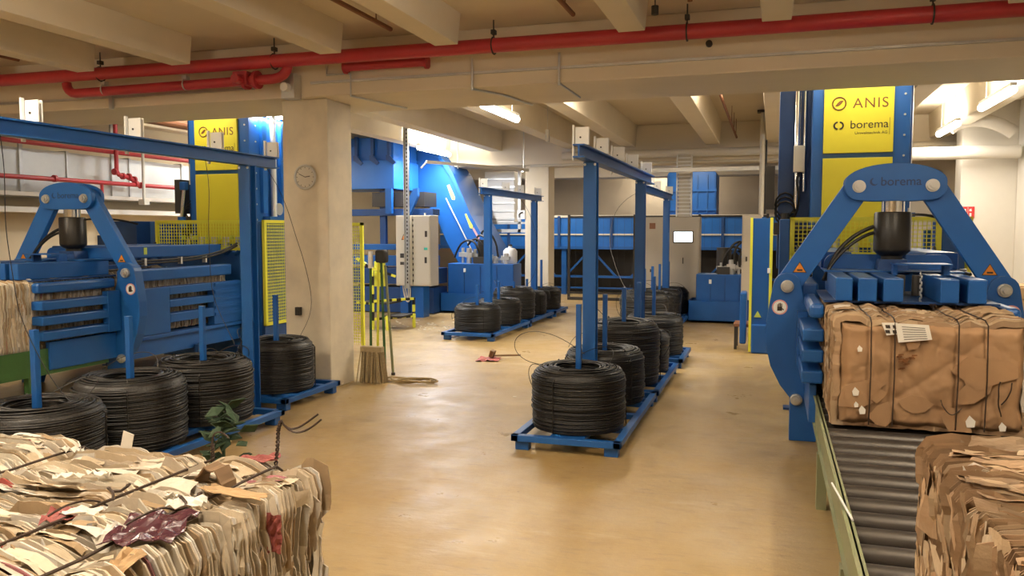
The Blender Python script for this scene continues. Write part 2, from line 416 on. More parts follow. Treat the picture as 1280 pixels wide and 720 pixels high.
lamp((-6.75, 15.9, 3.40), 1.6, 'dazzling tube lamp above the grey electrical cabinet', 190, (.98, .98, 1))
lamp((-6.35, 20.2, 3.35), 1.4, 'small distant tube lamp left of the far column', 70, (1, .96, .9))
lamp((-6.95, 10.6, 3.42), 1.2, 'glaring tube lamp right beside the left press tower', 110, (.95, .97, 1))
lamp((2.66, 11.8, 3.40), 1.5, 'tube lamp near the top right corner, the nearer of the right pair', 80, (1, .92, .8))
lamp((2.70, 15.0, 3.40), 1.5, 'tube lamp beside the right press tower, the farther of the right pair', 70, (1, .92, .8))
lamp((-9.6, 13.6, 3.3), 1.5, 'unseen tube lamp near the left wall behind the tower', 75, (1, .93, .82))  # unseen lamp, its power raised to brighten the left wall and duct
lamp((-2.2, 10.9, 3.74), 1.5, 'unseen tube lamp tucked under the slab behind the main beam above the middle row', 60, (1, .86, .66))  # unseen lamp, set behind the beam to light the ribs over the middle row
lamp((0.0 - .55, 11.2, 3.74), 1.5, 'unseen fill lamp tucked under the slab left of the right tower', 50, (1, .86, .66))  # added fill, out of view behind the main beam, for the right back bay
lamp((-4.9, 20.6, 3.62), 1.5, 'unseen fill lamp tucked behind the second beam left of the trough end', 42, (1, .86, .66))  # added fill behind the second beam to brighten the back wall
lamp((-1.9, 20.5, 3.62), 1.5, 'unseen fill lamp tucked behind the second beam above the trough conveyor', 48, (1, .86, .66))  # another unseen fill, lifts the back wall behind the trough
lamp((-8.9, 11.0, 3.74), 1.5, 'unseen fill lamp tucked under the slab left of the left tower', 22, (1, .93, .82))  # unseen fill for the left wall and the duct
lamp((-7.5, 9.36, 3.72), 1.2, 'unseen fill lamp tucked between the main beam and the left tower', 13, (1, .92, .78), axis='x')  # added out of view to brighten the yellow front of the left tower
lamp((.88, 9.36, 3.72), 1.2, 'unseen fill lamp tucked between the main beam and the right tower', 12, (1, .90, .74), axis='x')  # same added fill for the yellow front of the right tower
lamp((-8.2, 11.5, 3.72), 1.2, 'unseen fill lamp tucked behind the main beam before the high hopper', 110, (.97, .97, 1), axis='x')  # unseen lamp added to light the front face of the high hopper
lamp((-3.0, 24.3, 3.70), 1.5, 'unseen fill lamp tucked behind the third beam at the back wall', 40, (1, .88, .7), axis='x')  # added behind the third beam to lift the dark wall above the trough
for (x, y, p) in ((-4.5, 2.9, 95), (1.6, 3.4, 75), (-1.2, 0.8, 85), (-7.8, 3.6, 110), (-1.3, 4.2, 40), (-4.5, -.8, 80)):
    lamp((x, y, 3.30), 1.5, 'tube lamp of the front bay %s' % ('over the paper bale' if x < 0 else 'over the roller conveyor'), p * .78, (1, .86, .68), ceil=3.74)

# ------------------------------------------------------------------ bales
def bale(name, label, cat, loc, w, ln, h, seed, palette, grooves, pitch=.008, rag=.012, near=True, board=None, step=.03, group=None, wy=0., flaps=0):
    """compressed bale: ragged sheets stacked along y; origin = centre of base"""
    rnd = random.Random(seed)
    t = thing(name, label, cat, loc, group)
    mb = MB()
    hw = w / 2
    cr = .035
    # perimeter param
    pts = []
    def seg(ax, az, bx, bz, nx, nz):
        d = math.hypot(bx - ax, bz - az); n = max(2, int(d / step))
        for i in range(n): pts.append((ax + (bx - ax) * i / n, az + (bz - az) * i / n, nx, nz))
    seg(-hw + cr, 0, hw - cr, 0, 0, -1); pts.append((hw - cr * .3, cr * .3, .7, -.7))
    seg(hw, cr, hw, h - cr, 1, 0); pts.append((hw - cr * .3, h - cr * .3, .7, .7))
    seg(hw - cr, h, -hw + cr, h, 0, 1); pts.append((-hw + cr * .3, h - cr * .3, -.7, .7))
    seg(-hw, h - cr, -hw, cr, -1, 0); pts.append((-hw + cr * .3, cr * .3, -.7, -.7))
    n = len(pts)
    nl = int(ln / pitch)
    for i in range(nl):
        y = -ln / 2 + pitch * (i + .5)
        k = rnd.randrange(n); segs = []; tot = 0
        while tot < n:
            l_ = rnd.randint(3, 14); segs.append(l_); tot += l_
        off = []; cols = []; tilt = []
        for l_ in segs:
            o_ = rnd.gauss(0, rag * .55); fl = rnd.random()
            if fl < .02: o_ += rnd.uniform(.005, .022)
            elif fl < .12: o_ -= rnd.uniform(.005, .02)
            c_ = rnd.choices([p[0] for p in palette], [p[1] for p in palette])[0]
            br = rnd.uniform(.78, 1.12); ti = rnd.gauss(0, .0045)
            for q in range(l_):
                off.append(o_ + .004 * rnd.random()); cols.append(tuple(min(1, c * br) for c in c_[:3]) + (1,)); tilt.append(ti)
        off = off[:n]; cols = cols[:n]; tilt = tilt[:n]
        off = off[-k:] + off[:-k]; cols = cols[-k:] + cols[:-k]; tilt = tilt[-k:] + tilt[:-k]
        base = len(mb.v); rings = []
        for (ins, dy) in ((.035, -.5), (0, -.35), (.002, .35), (.035, .5)):
            for j, (px, pz, nx, nz) in enumerate(pts):
                o_ = off[j]
                ns = noise.noise(Vector((px * 5, y * 4, pz * 5 + seed)))
                o_ += .016 * ns + .015 * noise.noise(Vector((px * 4, y * 22, pz * 4 + seed))) + .010 * noise.noise(Vector((px * 22, y * 14, pz * 22 + seed)))
                yy = y + .022 * noise.noise(Vector((px * 4 + 3, y * 2.5, pz * 4 + seed * 2))) + .012 * noise.noise(Vector((px * 16 + 3, y * 3, pz * 16)))
                if nz > .5:
                    for g in grooves: o_ -= .036 * math.exp(-((px - g) / .045) ** 2)
                    o_ += .012 * math.sin(px * 9 + seed)
                o_ -= ins
                if ins < .05: yy += tilt[j] * 1.0
                # bottom stays flat on what carries it
                z = pz + nz * o_
                if z < 0: z = 0
                mb.v.append((px + nx * o_, yy + dy * pitch * 1.1, z))
        for r in range(3):
            for j in range(n):
                j2 = (j + 1) % n
                mb.f.append((base + r * n + j, base + r * n + j2, base + (r + 1) * n + j2, base + (r + 1) * n + j))
                mb.c.append(cols[j])
    # solid core so that no light leaks through
    i0 = len(mb.f)
    mb.box((-hw + .06, -ln / 2 + .01, 0.01), (hw - .06, ln / 2 - .01, h - .06))
    for q in range(6): mb.c.append(tuple(palette[0][0]) + (1,))
    # build without normal recalculation (open sheets)
    me = bpy.data.meshes.new('compressed_sheets'); me.from_pydata(mb.v, [], mb.f); me.materials.append(M['paper'])
    at = me.color_attributes.new('tint', 'FLOAT_COLOR', 'CORNER'); arr = []
    for p in me.polygons: arr += list(mb.c[p.index]) * len(p.vertices)
    at.data.foreach_set('color', arr)
    ob = bpy.data.objects.new('compressed_sheets', me); COL.objects.link(ob); ob.parent = t
    if flaps:
        # folded sheets pressed flat against the sides and the top, long across the stacking direction
        fm = MB(); fm.c = []
        A_top = w * ln; A_side = h * ln
        for k in range(flaps):
            q = rnd.random() * (A_top + 2 * A_side)
            face = 'top' if q < A_top else ('left' if q < A_top + A_side else 'right')
            wy_ = min(.10, .012 + rnd.expovariate(1 / .022)); wl = rnd.uniform(.04, .20)
            y = rnd.uniform(-ln / 2 + wy_ * .6, ln / 2 - wy_ * .6)
            a = rnd.uniform(-hw + wl * .5, hw - wl * .5) if face == 'top' else rnd.uniform(wl * .5, h - wl * .4)
            tilt_ = rnd.gauss(0, .28); rot_ = rnd.gauss(0, .12); N_ = 5; sd = rnd.uniform(0, 90)
            c_ = rnd.choices([p[0] for p in palette], [p[1] for p in palette])[0]; br = rnd.uniform(.85, 1.12)
            lift = rnd.uniform(.000, .012)
            P = []
            for i in range(N_ + 1):
                for j in range(N_ + 1):
                    u, v = (i / N_ - .5) * wl, (j / N_ - .5) * wy_
                    e = 1 + .35 * noise.noise(Vector((u * 25 + sd, v * 25, 0)))
                    u *= e; v *= e
                    uu = u * math.cos(rot_) - v * math.sin(rot_); vv = u * math.sin(rot_) + v * math.cos(rot_)
                    hgt = lift + vv * tilt_ + .010 * noise.noise(Vector((uu * 22 + sd, vv * 30, sd))) - .30 * abs(v) ** 1.2 * (abs(v) > wy_ * .3) 
                    pa = a + uu; yy = max(-ln / 2 - .002, min(ln / 2 + .002, y + vv))
                    if face == 'top':
                        pa = max(-hw + .0, min(hw - .0, pa))
                        for g in grooves: hgt -= .036 * math.exp(-((pa - g) / .045) ** 2)
                        hgt += .016 * noise.noise(Vector((pa * 5, yy * 4, h * 5 + seed))) + .012 * math.sin(pa * 9 + seed)
                        P.append((pa, yy, h + hgt))
                    else:
                        s_ = 1 if face == 'right' else -1
                        pa = max(.0, min(h, pa))
                        hgt += .016 * noise.noise(Vector((s_ * hw * 5, yy * 4, pa * 5 + seed)))
                        P.append((s_ * (hw + hgt), yy, pa))
            F = [(i * (N_ + 1) + j, i * (N_ + 1) + j + 1, (i + 1) * (N_ + 1) + j + 1, (i + 1) * (N_ + 1) + j) for i in range(N_) for j in range(N_)]
            fm.add(P, F); fm.c += [tuple(min(1, c * br) for c in c_[:3]) + (1,)] * len(F)
        me2 = bpy.data.meshes.new('folded_sheets'); me2.from_pydata(fm.v, [], fm.f); me2.materials.append(M['paper'])
        at = me2.color_attributes.new('tint', 'FLOAT_COLOR', 'CORNER'); arr = []
        for p in me2.polygons: arr += list(fm.c[p.index]) * len(p.vertices)
        at.data.foreach_set('color', arr)
        o2 = bpy.data.objects.new('folded_sheets', me2); COL.objects.link(o2); o2.parent = t; o2['kind'] = 'stuff'
    # wires over the top and down both ends
    for g in grooves:
        p = [(g, -ln / 2 - .015 - wy, .03), (g + .004, -ln / 2 - .018 - wy, h * .5), (g, -ln / 2 - .012 - wy, h - .02), (g, -ln / 2 + .01, h + .004)]
        for q in range(1, 12): p.append((g + .006 * math.sin(q * 2 + g * 9), -ln / 2 + ln * q / 12, h + .004 + .003 * math.sin(q * 1.7)))
        p += [(g, ln / 2 - .03, h), (g, ln / 2 + .012, h - .03), (g, ln / 2 + .015, .03)]
        m = MB(); m.tube(p, .0042, 6)
        # twisted knot with a loose tail
        ky = rnd.uniform(-.3, .35) * ln
        kn = [(g + .02 * math.cos(a * 1.4), ky + .012 * a, h + .01 + .022 * abs(math.sin(a))) for a in [q * .7 for q in range(9)]]
        m.tube(kn, .004, 5)
        m.tube(wobble(bez([(g, ky, h), (g - .02, ky - .03, h + .035), (g - .01, ky - .10, h + .03), (g - .03, ky - .15, h + .01)], 10), .01, 9, seed), .0028, 5)
        m.build('baling_wire', 'bwire', t)
    return t

PAL_W = [((.66, .56, .42), 5), ((.72, .66, .55), 5), ((.52, .42, .29), 3), ((.36, .25, .14), 2), ((.76, .72, .66), 3), ((.58, .50, .40), 3), ((.42, .08, .07), .12), ((.30, .10, .12), .12)]
PAL_K = [((.40, .26, .15), 5), ((.46, .33, .20), 4), ((.33, .21, .12), 4), ((.52, .40, .27), 2.5), ((.24, .15, .08), 1.5), ((.62, .56, .48), .5)]
nb = bale('paper_bale', 'large bale of compressed white waste paper filling the bottom left corner', 'bale', (-1.99, 1.15, 0), 1.56, 1.76, 1.07, 3, PAL_W, (-.50, -.06, .42, .64), rag=.012, step=.022, flaps=900)
# loose scraps on the near bale
def scrap(name, m, parent, c, w, l, seed, ang=0, tilt=0, crump=.02, n=10, thick=.0015, label=None):
    rr = random.Random(seed); vs = []; fs = []
    for i in range(n + 1):
        for j in range(n + 1):
            u, v = i / n - .5, j / n - .5
            e = 1 + .18 * noise.noise(Vector((u * 4 + seed, v * 4, 0)))
            vs.append(Vector((u * w * e, v * l * e, crump * noise.noise(Vector((u * 5 + seed, v * 5, seed))) * 2)))
    R = Matrix.Rotation(ang, 3, 'Z') @ Matrix.Rotation(tilt, 3, 'X')
    vs = [R @ v + Vector(c) for v in vs]
    nn = len(vs); up = R @ Vector((0, 0, thick))
    vs += [v + up for v in vs]
    k = n + 1
    for i in range(n):
        for j in range(n):
            a = i * k + j; fs.append((a, a + 1, a + k + 1, a + k)); fs.append((a + nn, a + k + nn, a + k + 1 + nn, a + 1 + nn))
    for i in range(n):
        for a, b2 in ((i, i + 1), (n * k + i, n * k + i + 1)): fs.append((a, b2, b2 + nn, a + nn))
        for a, b2 in ((i * k, (i + 1) * k), (i * k + n, (i + 1) * k + n)): fs.append((a, b2, b2 + nn, a + nn))
    mb = MB(); mb.add(vs, fs); o = mb.build(name, m, parent)
    if label: o['label'] = label
    return o
# near-bale local coords: origin (-1.99,1.15,0)
scrap('film_scrap', 'maroon', nb, (.67, .32, 1.082), .15, .22, 2, .35, -.05, .012, label='glossy maroon film')
scrap('paper_scrap', 'redpaper', nb, (.40, .34, 1.075), .09, .09, 5, .5, 0, .008, label='faded red paper')
scrap('paper_scrap', 'redpaper', nb, (.53, .58, 1.080), .05, .06, 15, .5, 0, .006, label='faded red paper')
scrap('paper_scrap', 'redpaper', nb, (.57, .86, 1.085), .12, .05, 6, .3, 0, .008, label='faded red paper')
scrap('paper_scrap', 'redpaper', nb, (.795, .60, .98), .05, .10, 8, 0, PI / 2, .006, label='red strip')
scrap('paper_scrap', 'redpaper', nb, (.795, .42, .88), .04, .10, 18, 0, PI / 2, .006, label='red strip')
scrap('board_scrap', 'kraft2', nb, (.70, .57, 1.087), .20, .045, 9, -.15, .0, .003)
scrap('board_scrap', 'kraft2', nb, (.74, .12, 1.06), .06, .16, 14, .1, .3, .012)
for k in range(26):
    rr = random.Random(100 + k)
    scrap('paper_scrap', rr.choice(['sheet', 'sheet', 'kraft2', 'sheet']), nb, (rr.uniform(-.7, .74), rr.uniform(-.4, .84), 1.078 + rr.uniform(0, .015)), rr.uniform(.04, .10), rr.uniform(.02, .06), 30 + k, rr.uniform(-.5, .5), rr.uniform(-.4, .4), .009, 6)
# curled dark cardboard ring and upright twisted wires
m = MB()
vs = []; fs = []
for i in range(13):
    a = PI * i / 12
    for dy in (-.05, .05): vs.append((.045 * math.cos(a) + .60, .63 + dy * .6, 1.07 + .06 * math.sin(a) + .006 * math.sin(i * 2)))
for i in range(12): fs.append((2 * i, 2 * i + 1, 2 * i + 3, 2 * i + 2))
m.add(vs, fs); oo = m.build('curled_cardboard', 'wood', nb); md = oo.modifiers.new('s', 'SOLIDIFY'); md.thickness = .004
def twist(pts, r, tr, turns, seg=5):
    m = MB()
    P = [Vector(p) for p in pts]; out1 = []; out2 = []; n = len(P) * 8
    for i in range(n):
        f_ = i / (n - 1) * (len(P) - 1); k = min(int(f_), len(P) - 2); p = P[k].lerp(P[k + 1], f_ - k); a = turns * 2 * PI * i / n
        d = Vector((math.cos(a), math.sin(a), 0)) * tr
        out1.append(p + d); out2.append(p - d)
    m.tube(out1, r, seg); m.tube(out2, r, seg); return m
m = twist([(.63, .86, 1.06), (.635, .865, 1.12), (.635, .87, 1.17), (.645, .87, 1.20)], .003, .004, 7)
m.tube(bez([(.645, .87, 1.20), (.67, .88, 1.15), (.71, .89, 1.19), (.75, .90, 1.22)], 10), .003, 5)
m.tube(bez([(.645, .87, 1.20), (.68, .88, 1.14), (.72, .89, 1.17), (.76, .90, 1.205)], 10), .003, 5)
m.build('twisted_wire', 'bwire', nb)
m = twist([(.43, .84, 1.06), (.43, .84, 1.10), (.43, .84, 1.12)], .003, .004, 4)
m.tube(bez([(.43, .84, 1.12), (.42, .85, 1.17), (.46, .85, 1.16), (.48, .85, 1.14)], 8), .003, 5)
m.build('twisted_wire', 'bwire', nb)
# white tag standing on far edge
m = MB(); m.box((-.020, -.001, 0), (.020, .001, .055), rot=Matrix.Rotation(.25, 3, 'Y')); single(m, 'paper_tag', 'sheet', 'small white card tag standing on the far edge of the near white bale', 'tag', (-1.88, 2.0, 1.075))

# cardboard bale in the press (ends with a smooth board face) and the near one
g4 = (-.33, -.20, .14, .29)
def board_face(parent, w, h, y, seed, m='kraft'):
    vs = []; fs = []; nx, nz = 90, 60; rr = random.Random(seed)
    folds = [(rr.uniform(-.5, .5), rr.uniform(0, h), rr.uniform(0, PI), rr.uniform(.004, .010)) for _ in range(11)]
    for j in range(nz + 1):
        for i in range(nx + 1):
            u, v = i / nx, j / nz
            ex = min(u * w, (1 - u) * w, v * h, (1 - v) * h)
            x = (u - .5) * w + .02 * noise.noise(Vector((u * .3, v * 7, seed))); z = .01 + v * (h - .02) + .01 * noise.noise(Vector((u * 9, .3, seed)))
            z = max(z, .004)
            d = .020 * abs(noise.noise(Vector((x * 2.5, z * 5, seed)))) + .010 * noise.noise(Vector((x * 11, z * 8, seed))) + .004 * noise.noise(Vector((x * 40, z * 30, seed)))
            for fx, fz, fa, fd in folds:
                q = (x - fx) * math.sin(fa) - (z - fz) * math.cos(fa)
                d += fd * math.exp(-abs(q) / .025)
            for g in g4: d += .014 * math.exp(-((x - g) / .012) ** 2)
            d += .07 * (max(0, .05 - ex) / .05) ** 1.5
            vs.append((x, y - .035 + d, z))
    for j in range(nz):
        for i in range(nx):
            a = j * (nx + 1) + i; fs.append((a, a + 1, a + nx + 2, a + nx + 1))
    m_ = MB(); m_.add(vs, fs); o = m_.build('cardboard_face', m, parent, smooth=True)
    md = o.modifiers.new('s', 'SOLIDIFY'); md.thickness = .004
    for k in range(11):
        cx, cz = rr.uniform(-.42, .42), rr.uniform(.06, h - .1); a = rr.uniform(-.5, .5); ww, hh = rr.uniform(.05, .20), rr.uniform(.04, .12)
        pts = []
        for q in range(7):
            t_ = 2 * PI * q / 7; e = rr.uniform(.7, 1.2); px_, pz_ = ww * e * math.cos(t_), hh * e * math.sin(t_)
            pts.append((max(-.5, min(.5, cx + px_ * math.cos(a) - pz_ * math.sin(a))), max(.02, min(h - .03, cz + px_ * math.sin(a) + pz_ * math.cos(a)))))
        f_ = MB().prism(pts, y - .040 - .001 * k, y - .037 - .001 * k, 'y').build('torn_flap', 'kraft', parent)
    return o
kb = bale('cardboard_bale', 'brown cardboard bale coming out of the right press onto the rollers', 'bale', (.91, 6.20, .55), 1.06, 1.70, .67, 11, PAL_K, g4, step=.028, rag=.010, wy=.052, flaps=420)
board_face(kb, 1.0, .655, -.86, 4)
# labels and print on the face
def decal(name, m, parent, pts, y, th=.003, label=None):
    o = MB().prism(pts, y, y + th, 'y').build(name, m, parent)
    if label: o['label'] = label
    return o
yf = -.915
decal('label_sheet', 'sheet', kb, [(-.275, .650), (-.19, .653), (-.16, .59), (-.245, .575)], yf, label='white printed label')
decal('label_sheet', 'sheet', kb, [(-.20, .650), (-.02, .645), (.0, .56), (-.18, .535)], yf - .004, label='larger white printed label')
for k in range(6):
    decal('print_line', 'ink', kb, [(-.165 + k * .003, .632 - k * .015), (-.04 + k * .003, .627 - k * .012), (-.04 + k * .003, .624 - k * .012), (-.165 + k * .003, .629 - k * .015)], yf - .0055, .001)
for k in range(2):
    for q in range(2):
        decal('print_mark', 'ink', kb, [(-.255 + q * .04, .638 - k * .03), (-.23 + q * .04, .638 - k * .03), (-.225 + q * .04, .618 - k * .03), (-.25 + q * .04, .618 - k * .03)], yf - .002, .001)
for k in range(14):
    rr = random.Random(k); x = rr.uniform(-.2, -.1); z = rr.uniform(.36, .46)
    decal('stamp_print', 'brown', kb, [(x, z), (x + .03, z + .004), (x + .028, z + .012), (x, z + .009)], yf + .003, .003)
for x, z, s_ in ((-.40, .47, .022), (-.42, .20, .03), (-.41, .13, .02), (.20, .05, .04), (-.38, .09, .03), (.37, .04, .03)):
    decal('torn_paper', 'sheet', kb, [(x, z), (x + s_, z + .1 * s_), (x + s_ * 1.1, z + s_), (x + s_ * .3, z + s_ * 1.8), (x - .2 * s_, z + s_ * .9)], yf, .003)
m = MB()
m.tube(wobble(bez([(.37, yf, .12), (.36, yf - .01, .22), (.33, yf - .02, .26), (.36, yf - .03, .33)], 12), .01, 14), .004, 6)
m.tube(wobble(bez([(.37, yf, .20), (.40, yf - .01, .26), (.41, yf - .02, .28), (.42, yf - .02, .33)], 10), .01, 14), .004, 6)
m.tube(wobble(bez([(.06, yf, .20), (.09, yf - .02, .10), (.13, yf - .02, .12), (.17, yf, .16)], 10), .01, 14), .003, 6)
m.each('loose_wire', 'bwire', kb)
nk = bale('cardboard_bale', 'nearest brown cardboard bale, cut off by the bottom right corner', 'bale', (.90, 1.50, .53), 1.02, 1.70, .69, 21, PAL_K, (-.20, .24), step=.022, rag=.012, pitch=.008, flaps=900)
for k in range(26):
    rr = random.Random(300 + k)
    scrap('board_scrap', rr.choice(['kraft2', 'kraft2', 'kraft2', 'sheet']), nk, (rr.uniform(-.46, .4), rr.uniform(-.3, .8), .69 + rr.uniform(-.015, .004)), rr.uniform(.05, .14), rr.uniform(.02, .05), 330 + k, rr.uniform(-.4, .4), rr.uniform(-.5, .5), .02, 6)
m = MB(); m.tube(wobble(bez([(.02, .45, .69), (.10, .3, .74), (.22, .25, .72), (.18, .05, .65)], 14), .01, 9), .003, 6); m.tube(wobble(bez([(.05, .35, .69), (.16, .3, .76), (.26, .15, .70), (.2, .0, .65)], 14), .01, 9), .003, 6)
m.each('loose_wire', 'bwire', nk)
lb = bale('paper_bale', 'white paper bale coming out of the left press above the green conveyor', 'bale', (-7.46, 6.20, .55), 1.04, 1.76, .70, 31, PAL_W, g4, rag=.010, step=.04, flaps=300)
lb2 = bale('paper_bale', 'white paper bale seen through the slot in the side of the left press channel', 'bale', (-7.46, 8.18, .55), 1.02, 2.1, .70, 37, PAL_W, g4, rag=.006, step=.05, pitch=.016)

# ------------------------------------------------------------------ roller conveyors
def conveyor(label, loc, rail_m, group=None, y0=-3.2, y1=3.2):
    t = thing('roller_conveyor', label, 'conveyor', loc, group)
    for s_ in (-1, 1):
        m = MB(); x = s_ * .57
        m.box((x - .004, y0, -.17), (x + .004, y1, .04)); m.box((x - .02, y0, .032), (x + .015, y1, .04)); m.box((x - .02, y0, -.17), (x + .015, y1, -.162))
        m.build('side_rail', rail_m, t)
    MB().box((-.555, y0, -.165), (.555, y1, -.135)).build('gap_shade_plate', 'dark', t)  # added dark plate, stands in for the shade between the rollers
    k = 0; y = y0 + .1
    while y < y1 - .05:
        MB().cyl((-.56, y, -.035), (.56, y, -.035), .056, 20).build('roller', 'roller', t, smooth='auto'); y += .195
    for y in (y0 + .2, y0 + (y1 - y0) * .45, y1 - 1.7):
        for s_ in (-1, 1):
            MB().box((s_ * .57 - .03, y - .04, -loc[2]), (s_ * .57 + .03, y + .04, -.168)).build('leg', rail_m, t)
    return t
rc = conveyor('roller conveyor of dark steel rollers carrying the brown cardboard bales', (.90, 3.9, .52), 'railgreen')
lc = conveyor('green painted conveyor under the white bale of the left press', (-7.46, 5.7, .52), 'green', y0=-1.9, y1=2.1)
m = MB(); m.box((-.62, -.4, .0), (-.60, 1.6, .16)); m.box((.60, -.4, -.2), (.62, 1.35, .06)); m.each('side_skirt', 'green', lc)
m = MB(); m.tube([(0, 0, 0), (.05, -.46, -.012)], .005, 6)
single(m, 'white_strip', 'wpl', 'thin white strip leaning on the left rail of the roller conveyor', 'strip', (.29, 3.99, .58))

# ------------------------------------------------------------------ balers
def baler(label, loc):
    t = thing('baling_press', label, 'baling press', loc, 'blue baling presses')
    side = [(-.75, 0), (-.75, .36), (-.83, .46), (-.91, .62), (-.955, .82), (-.95, .98), (-.93, 1.12)] + arc(-.79, 1.29, .11, 170, 20, 8) + [(-.665, 1.22), (-.63, 1.08), (-.63, .62), (-.49, .5), (-.49, .12), (-.54, 0)]
    for s_ in (-1, 1):
        pts = [(-s_ * a, b2) for a, b2 in side]
        o = MB().prism(pts, -.02, .10, 'y').build('side_frame', 'blue', t, bevel=.006)
        for (px, pz, r) in ((-.79, 1.29, .045), (-.70, .35, .042)):
            px *= -s_
            m = MB(); m.cyl((px, -.045, pz), (px, -.02, pz), r * 1.15, 24); m.cyl((px, -.06, pz), (px, -.045, pz), r * .8, 24); m.cyl((px, -.085, pz), (px, -.06, pz), r * .5, 6); m.tube([(px + r * .95 * math.cos(a), -.046, pz + r * .95 * math.sin(a)) for a in [q * PI / 10 for q in range(20)]], .006, 6, True)
            m.build('pin', 'zinc', o, smooth='auto')
        px = s_ * .845; z = 1.115
        s2 = MB().cyl((px, -.024, z), (px, -.02, z), .062, 28).build('hand_warning_sign', 'pink', o)
        MB().cyl((px, -.026, z), (px, -.022, z), .051, 28).build('sign_disc', 'wpl', o)
        hm = MB(); hm.box((px - .02, -.029, z - .03), (px + .018, -.026, z + .004))
        for k, (dx, l_) in enumerate(((-.019, .024), (-.009, .034), (.001, .036), (.011, .03))): hm.box((px + dx, -.029, z + .002), (px + dx + .007, -.026, z + l_))
        hm.box((px + .014, -.029, z - .02), (px + .034, -.026, z - .012), rot=Matrix.Rotation(.6, 3, 'Y')); hm.build('hand_symbol', 'ink', o)
        # arm
        a0 = Vector((s_ * .79, 0, 1.29)); a1 = Vector((s_ * .265, 0, 2.10)); d = (a1 - a0); an = math.degrees(math.atan2(d.z, d.x)); r = .10
        pts = arc(a1.x, a1.z, r, an - 90, an + 90, 10) + arc(a0.x, a0.z, r, an + 90, an + 270, 10)
        am = MB().prism(pts, .005, .075, 'y').build('frame_arm', 'blue2', t, bevel=.005)
        am.location = (0, .02, 0); 
        c = a0.lerp(a1, .18)
        for (sc, mm, yy) in ((.056, 'ink', .0235), (.047, 'orange', .022)):
            tri = [(c.x - s_ * .0 - sc, c.z - sc * .62), (c.x + sc, c.z - sc * .62), (c.x, c.z + sc * 1.05)]
            MB().prism(tri, yy - .02, yy - .016, 'y').build('warning_sticker', mm, am)
        MB().box((c.x - .02, -.001, c.z - .02), (c.x + .022, .0015, c.z - .006)).build('sticker_symbol', 'ink', am)
    # yoke
    top = [(.37 * math.cos(a) * 1.0, 2.10 + .035 + .145 * math.sin(a)) for a in [PI * i / 20 for i in range(21)]]
    bot = arc(-.265, 2.095, .105, 175, 265, 5) + [(-.15, 1.983), (.15, 1.983)] + arc(.265, 2.095, .105, 275, 365, 5)
    yk = MB().prism(top + bot, -.03, .02, 'y').build('yoke_plate', 'blue2', t, bevel=.004)
    MB().prism(top + bot, .11, .15, 'y').build('yoke_plate', 'blue2', t, bevel=.004)
    for s_ in (-1, 1):
        px = s_ * .265; pz = 2.10
        m = MB(); m.cyl((px, -.045, pz), (px, -.03, pz), .05, 24); m.cyl((px, -.065, pz), (px, -.045, pz), .038, 24); m.cyl((px, -.075, pz), (px, -.065, pz), .022, 6)
        m.build('pin', 'zinc', yk, smooth='auto')
    text('borema', .095, 'inkblue', 'lettering', yk, (.04, -.031, 2.105), ext=.001, bold=.001)
    m = MB()
    m.prism(arc(-.155, 2.135, .032, 110, 330, 8) + arc(-.145, 2.14, .026, 320, 120, 8), -.0325, -.031, 'y'); m.build('emblem', 'inkblue', yk)
    # cylinder
    MB().cyl((0, .06, 1.88), (0, .06, 2.02), .085, 28).build('piston_rod', 'chrome', t, smooth='auto')
    MB().lathe([(0, 1.44), (.075, 1.44), (.08, 1.545), (.11, 1.56), (.135, 1.585), (.138, 1.60), (.138, 1.885), (.13, 1.897), (0, 1.897)], (0, .06, 0), 32).build('hydraulic_cylinder', 'black', t, smooth='auto')
    m = MB(); m.tube(bez([(-.14, .06, 1.78), (-.3, .0, 1.72), (-.45, .0, 1.6), (-.50, -.1, 1.35)], 14), .016, 8); m.tube(bez([(-.14, .04, 1.73), (-.27, -.03, 1.70), (-.44, -.02, 1.55), (-.52, -.12, 1.35)], 14), .014, 8)
    m.tube(bez([(.13, .1, 1.87), (.2, .3, 1.89), (.35, .4, 1.88), (.5, .5, 1.82)], 10), .012, 6)
    m.each('hydraulic_hose', 'rubber', t, smooth='auto')
    # rounded press plate
    pts = [(-.50, 1.40), (.46, 1.40)] + arc(.38, 1.475, .08, 0, 90, 6) + arc(-.42, 1.475, .08, 90, 180, 6)
    MB().prism(pts, .16, .20, 'y').build('press_plate', 'blue', t, bevel=.004)
    MB().prism([(-.12, 1.40), (.12, 1.40), (.10, 1.52), (-.10, 1.52)], -.04, .15, 'y').build('cylinder_foot', 'dblue', t)
    # top cross table
    m = MB(); m.box((-.05, -.55, 1.495), (.33, -.28, 1.505)); m.box((.29, -.45, 1.42), (.33, -.35, 1.495)); m.box((-.05, -.45, 1.42), (-.02, -.35, 1.495)); m.each('cover_bracket', 'blue', t)
    MB().box((-.52, -.25, 1.426), (.47, .3, 1.436)).build('top_plate', 'blue', t)
    # fingers
    for (xa, xb) in ((-.49, -.38), (-.345, -.225), (-.185, -.06), (.165, .28), (.33, .445)):
        MB().box((xa, -1.05, 1.262), (xb, .10, 1.424)).build('press_finger', 'blue', t, bevel=.008)
    m = MB(); m.box((-.56, -.98, 1.245), (.54, .1, 1.26)); m.build('finger_plate', 'dblue', t)
    m = MB()
    for k in range(10):
        m.tube([(.06 + .008 * (k % 2), -.93 + .012 * math.cos(a), 1.45 - k * .022 + .014 * math.sin(a)) for a in [q * PI / 4 for q in range(8)]], .004, 5, True)
    m.build('hanging_chain', 'zinc', t)
    m = MB(); m.box((-.03, -.55, 1.27), (.02, -.45, 1.42)); m.cyl((.1, -.5, 1.27), (.1, -.5, 1.42), .03, 10); m.build('finger_linkage', 'dark', t)
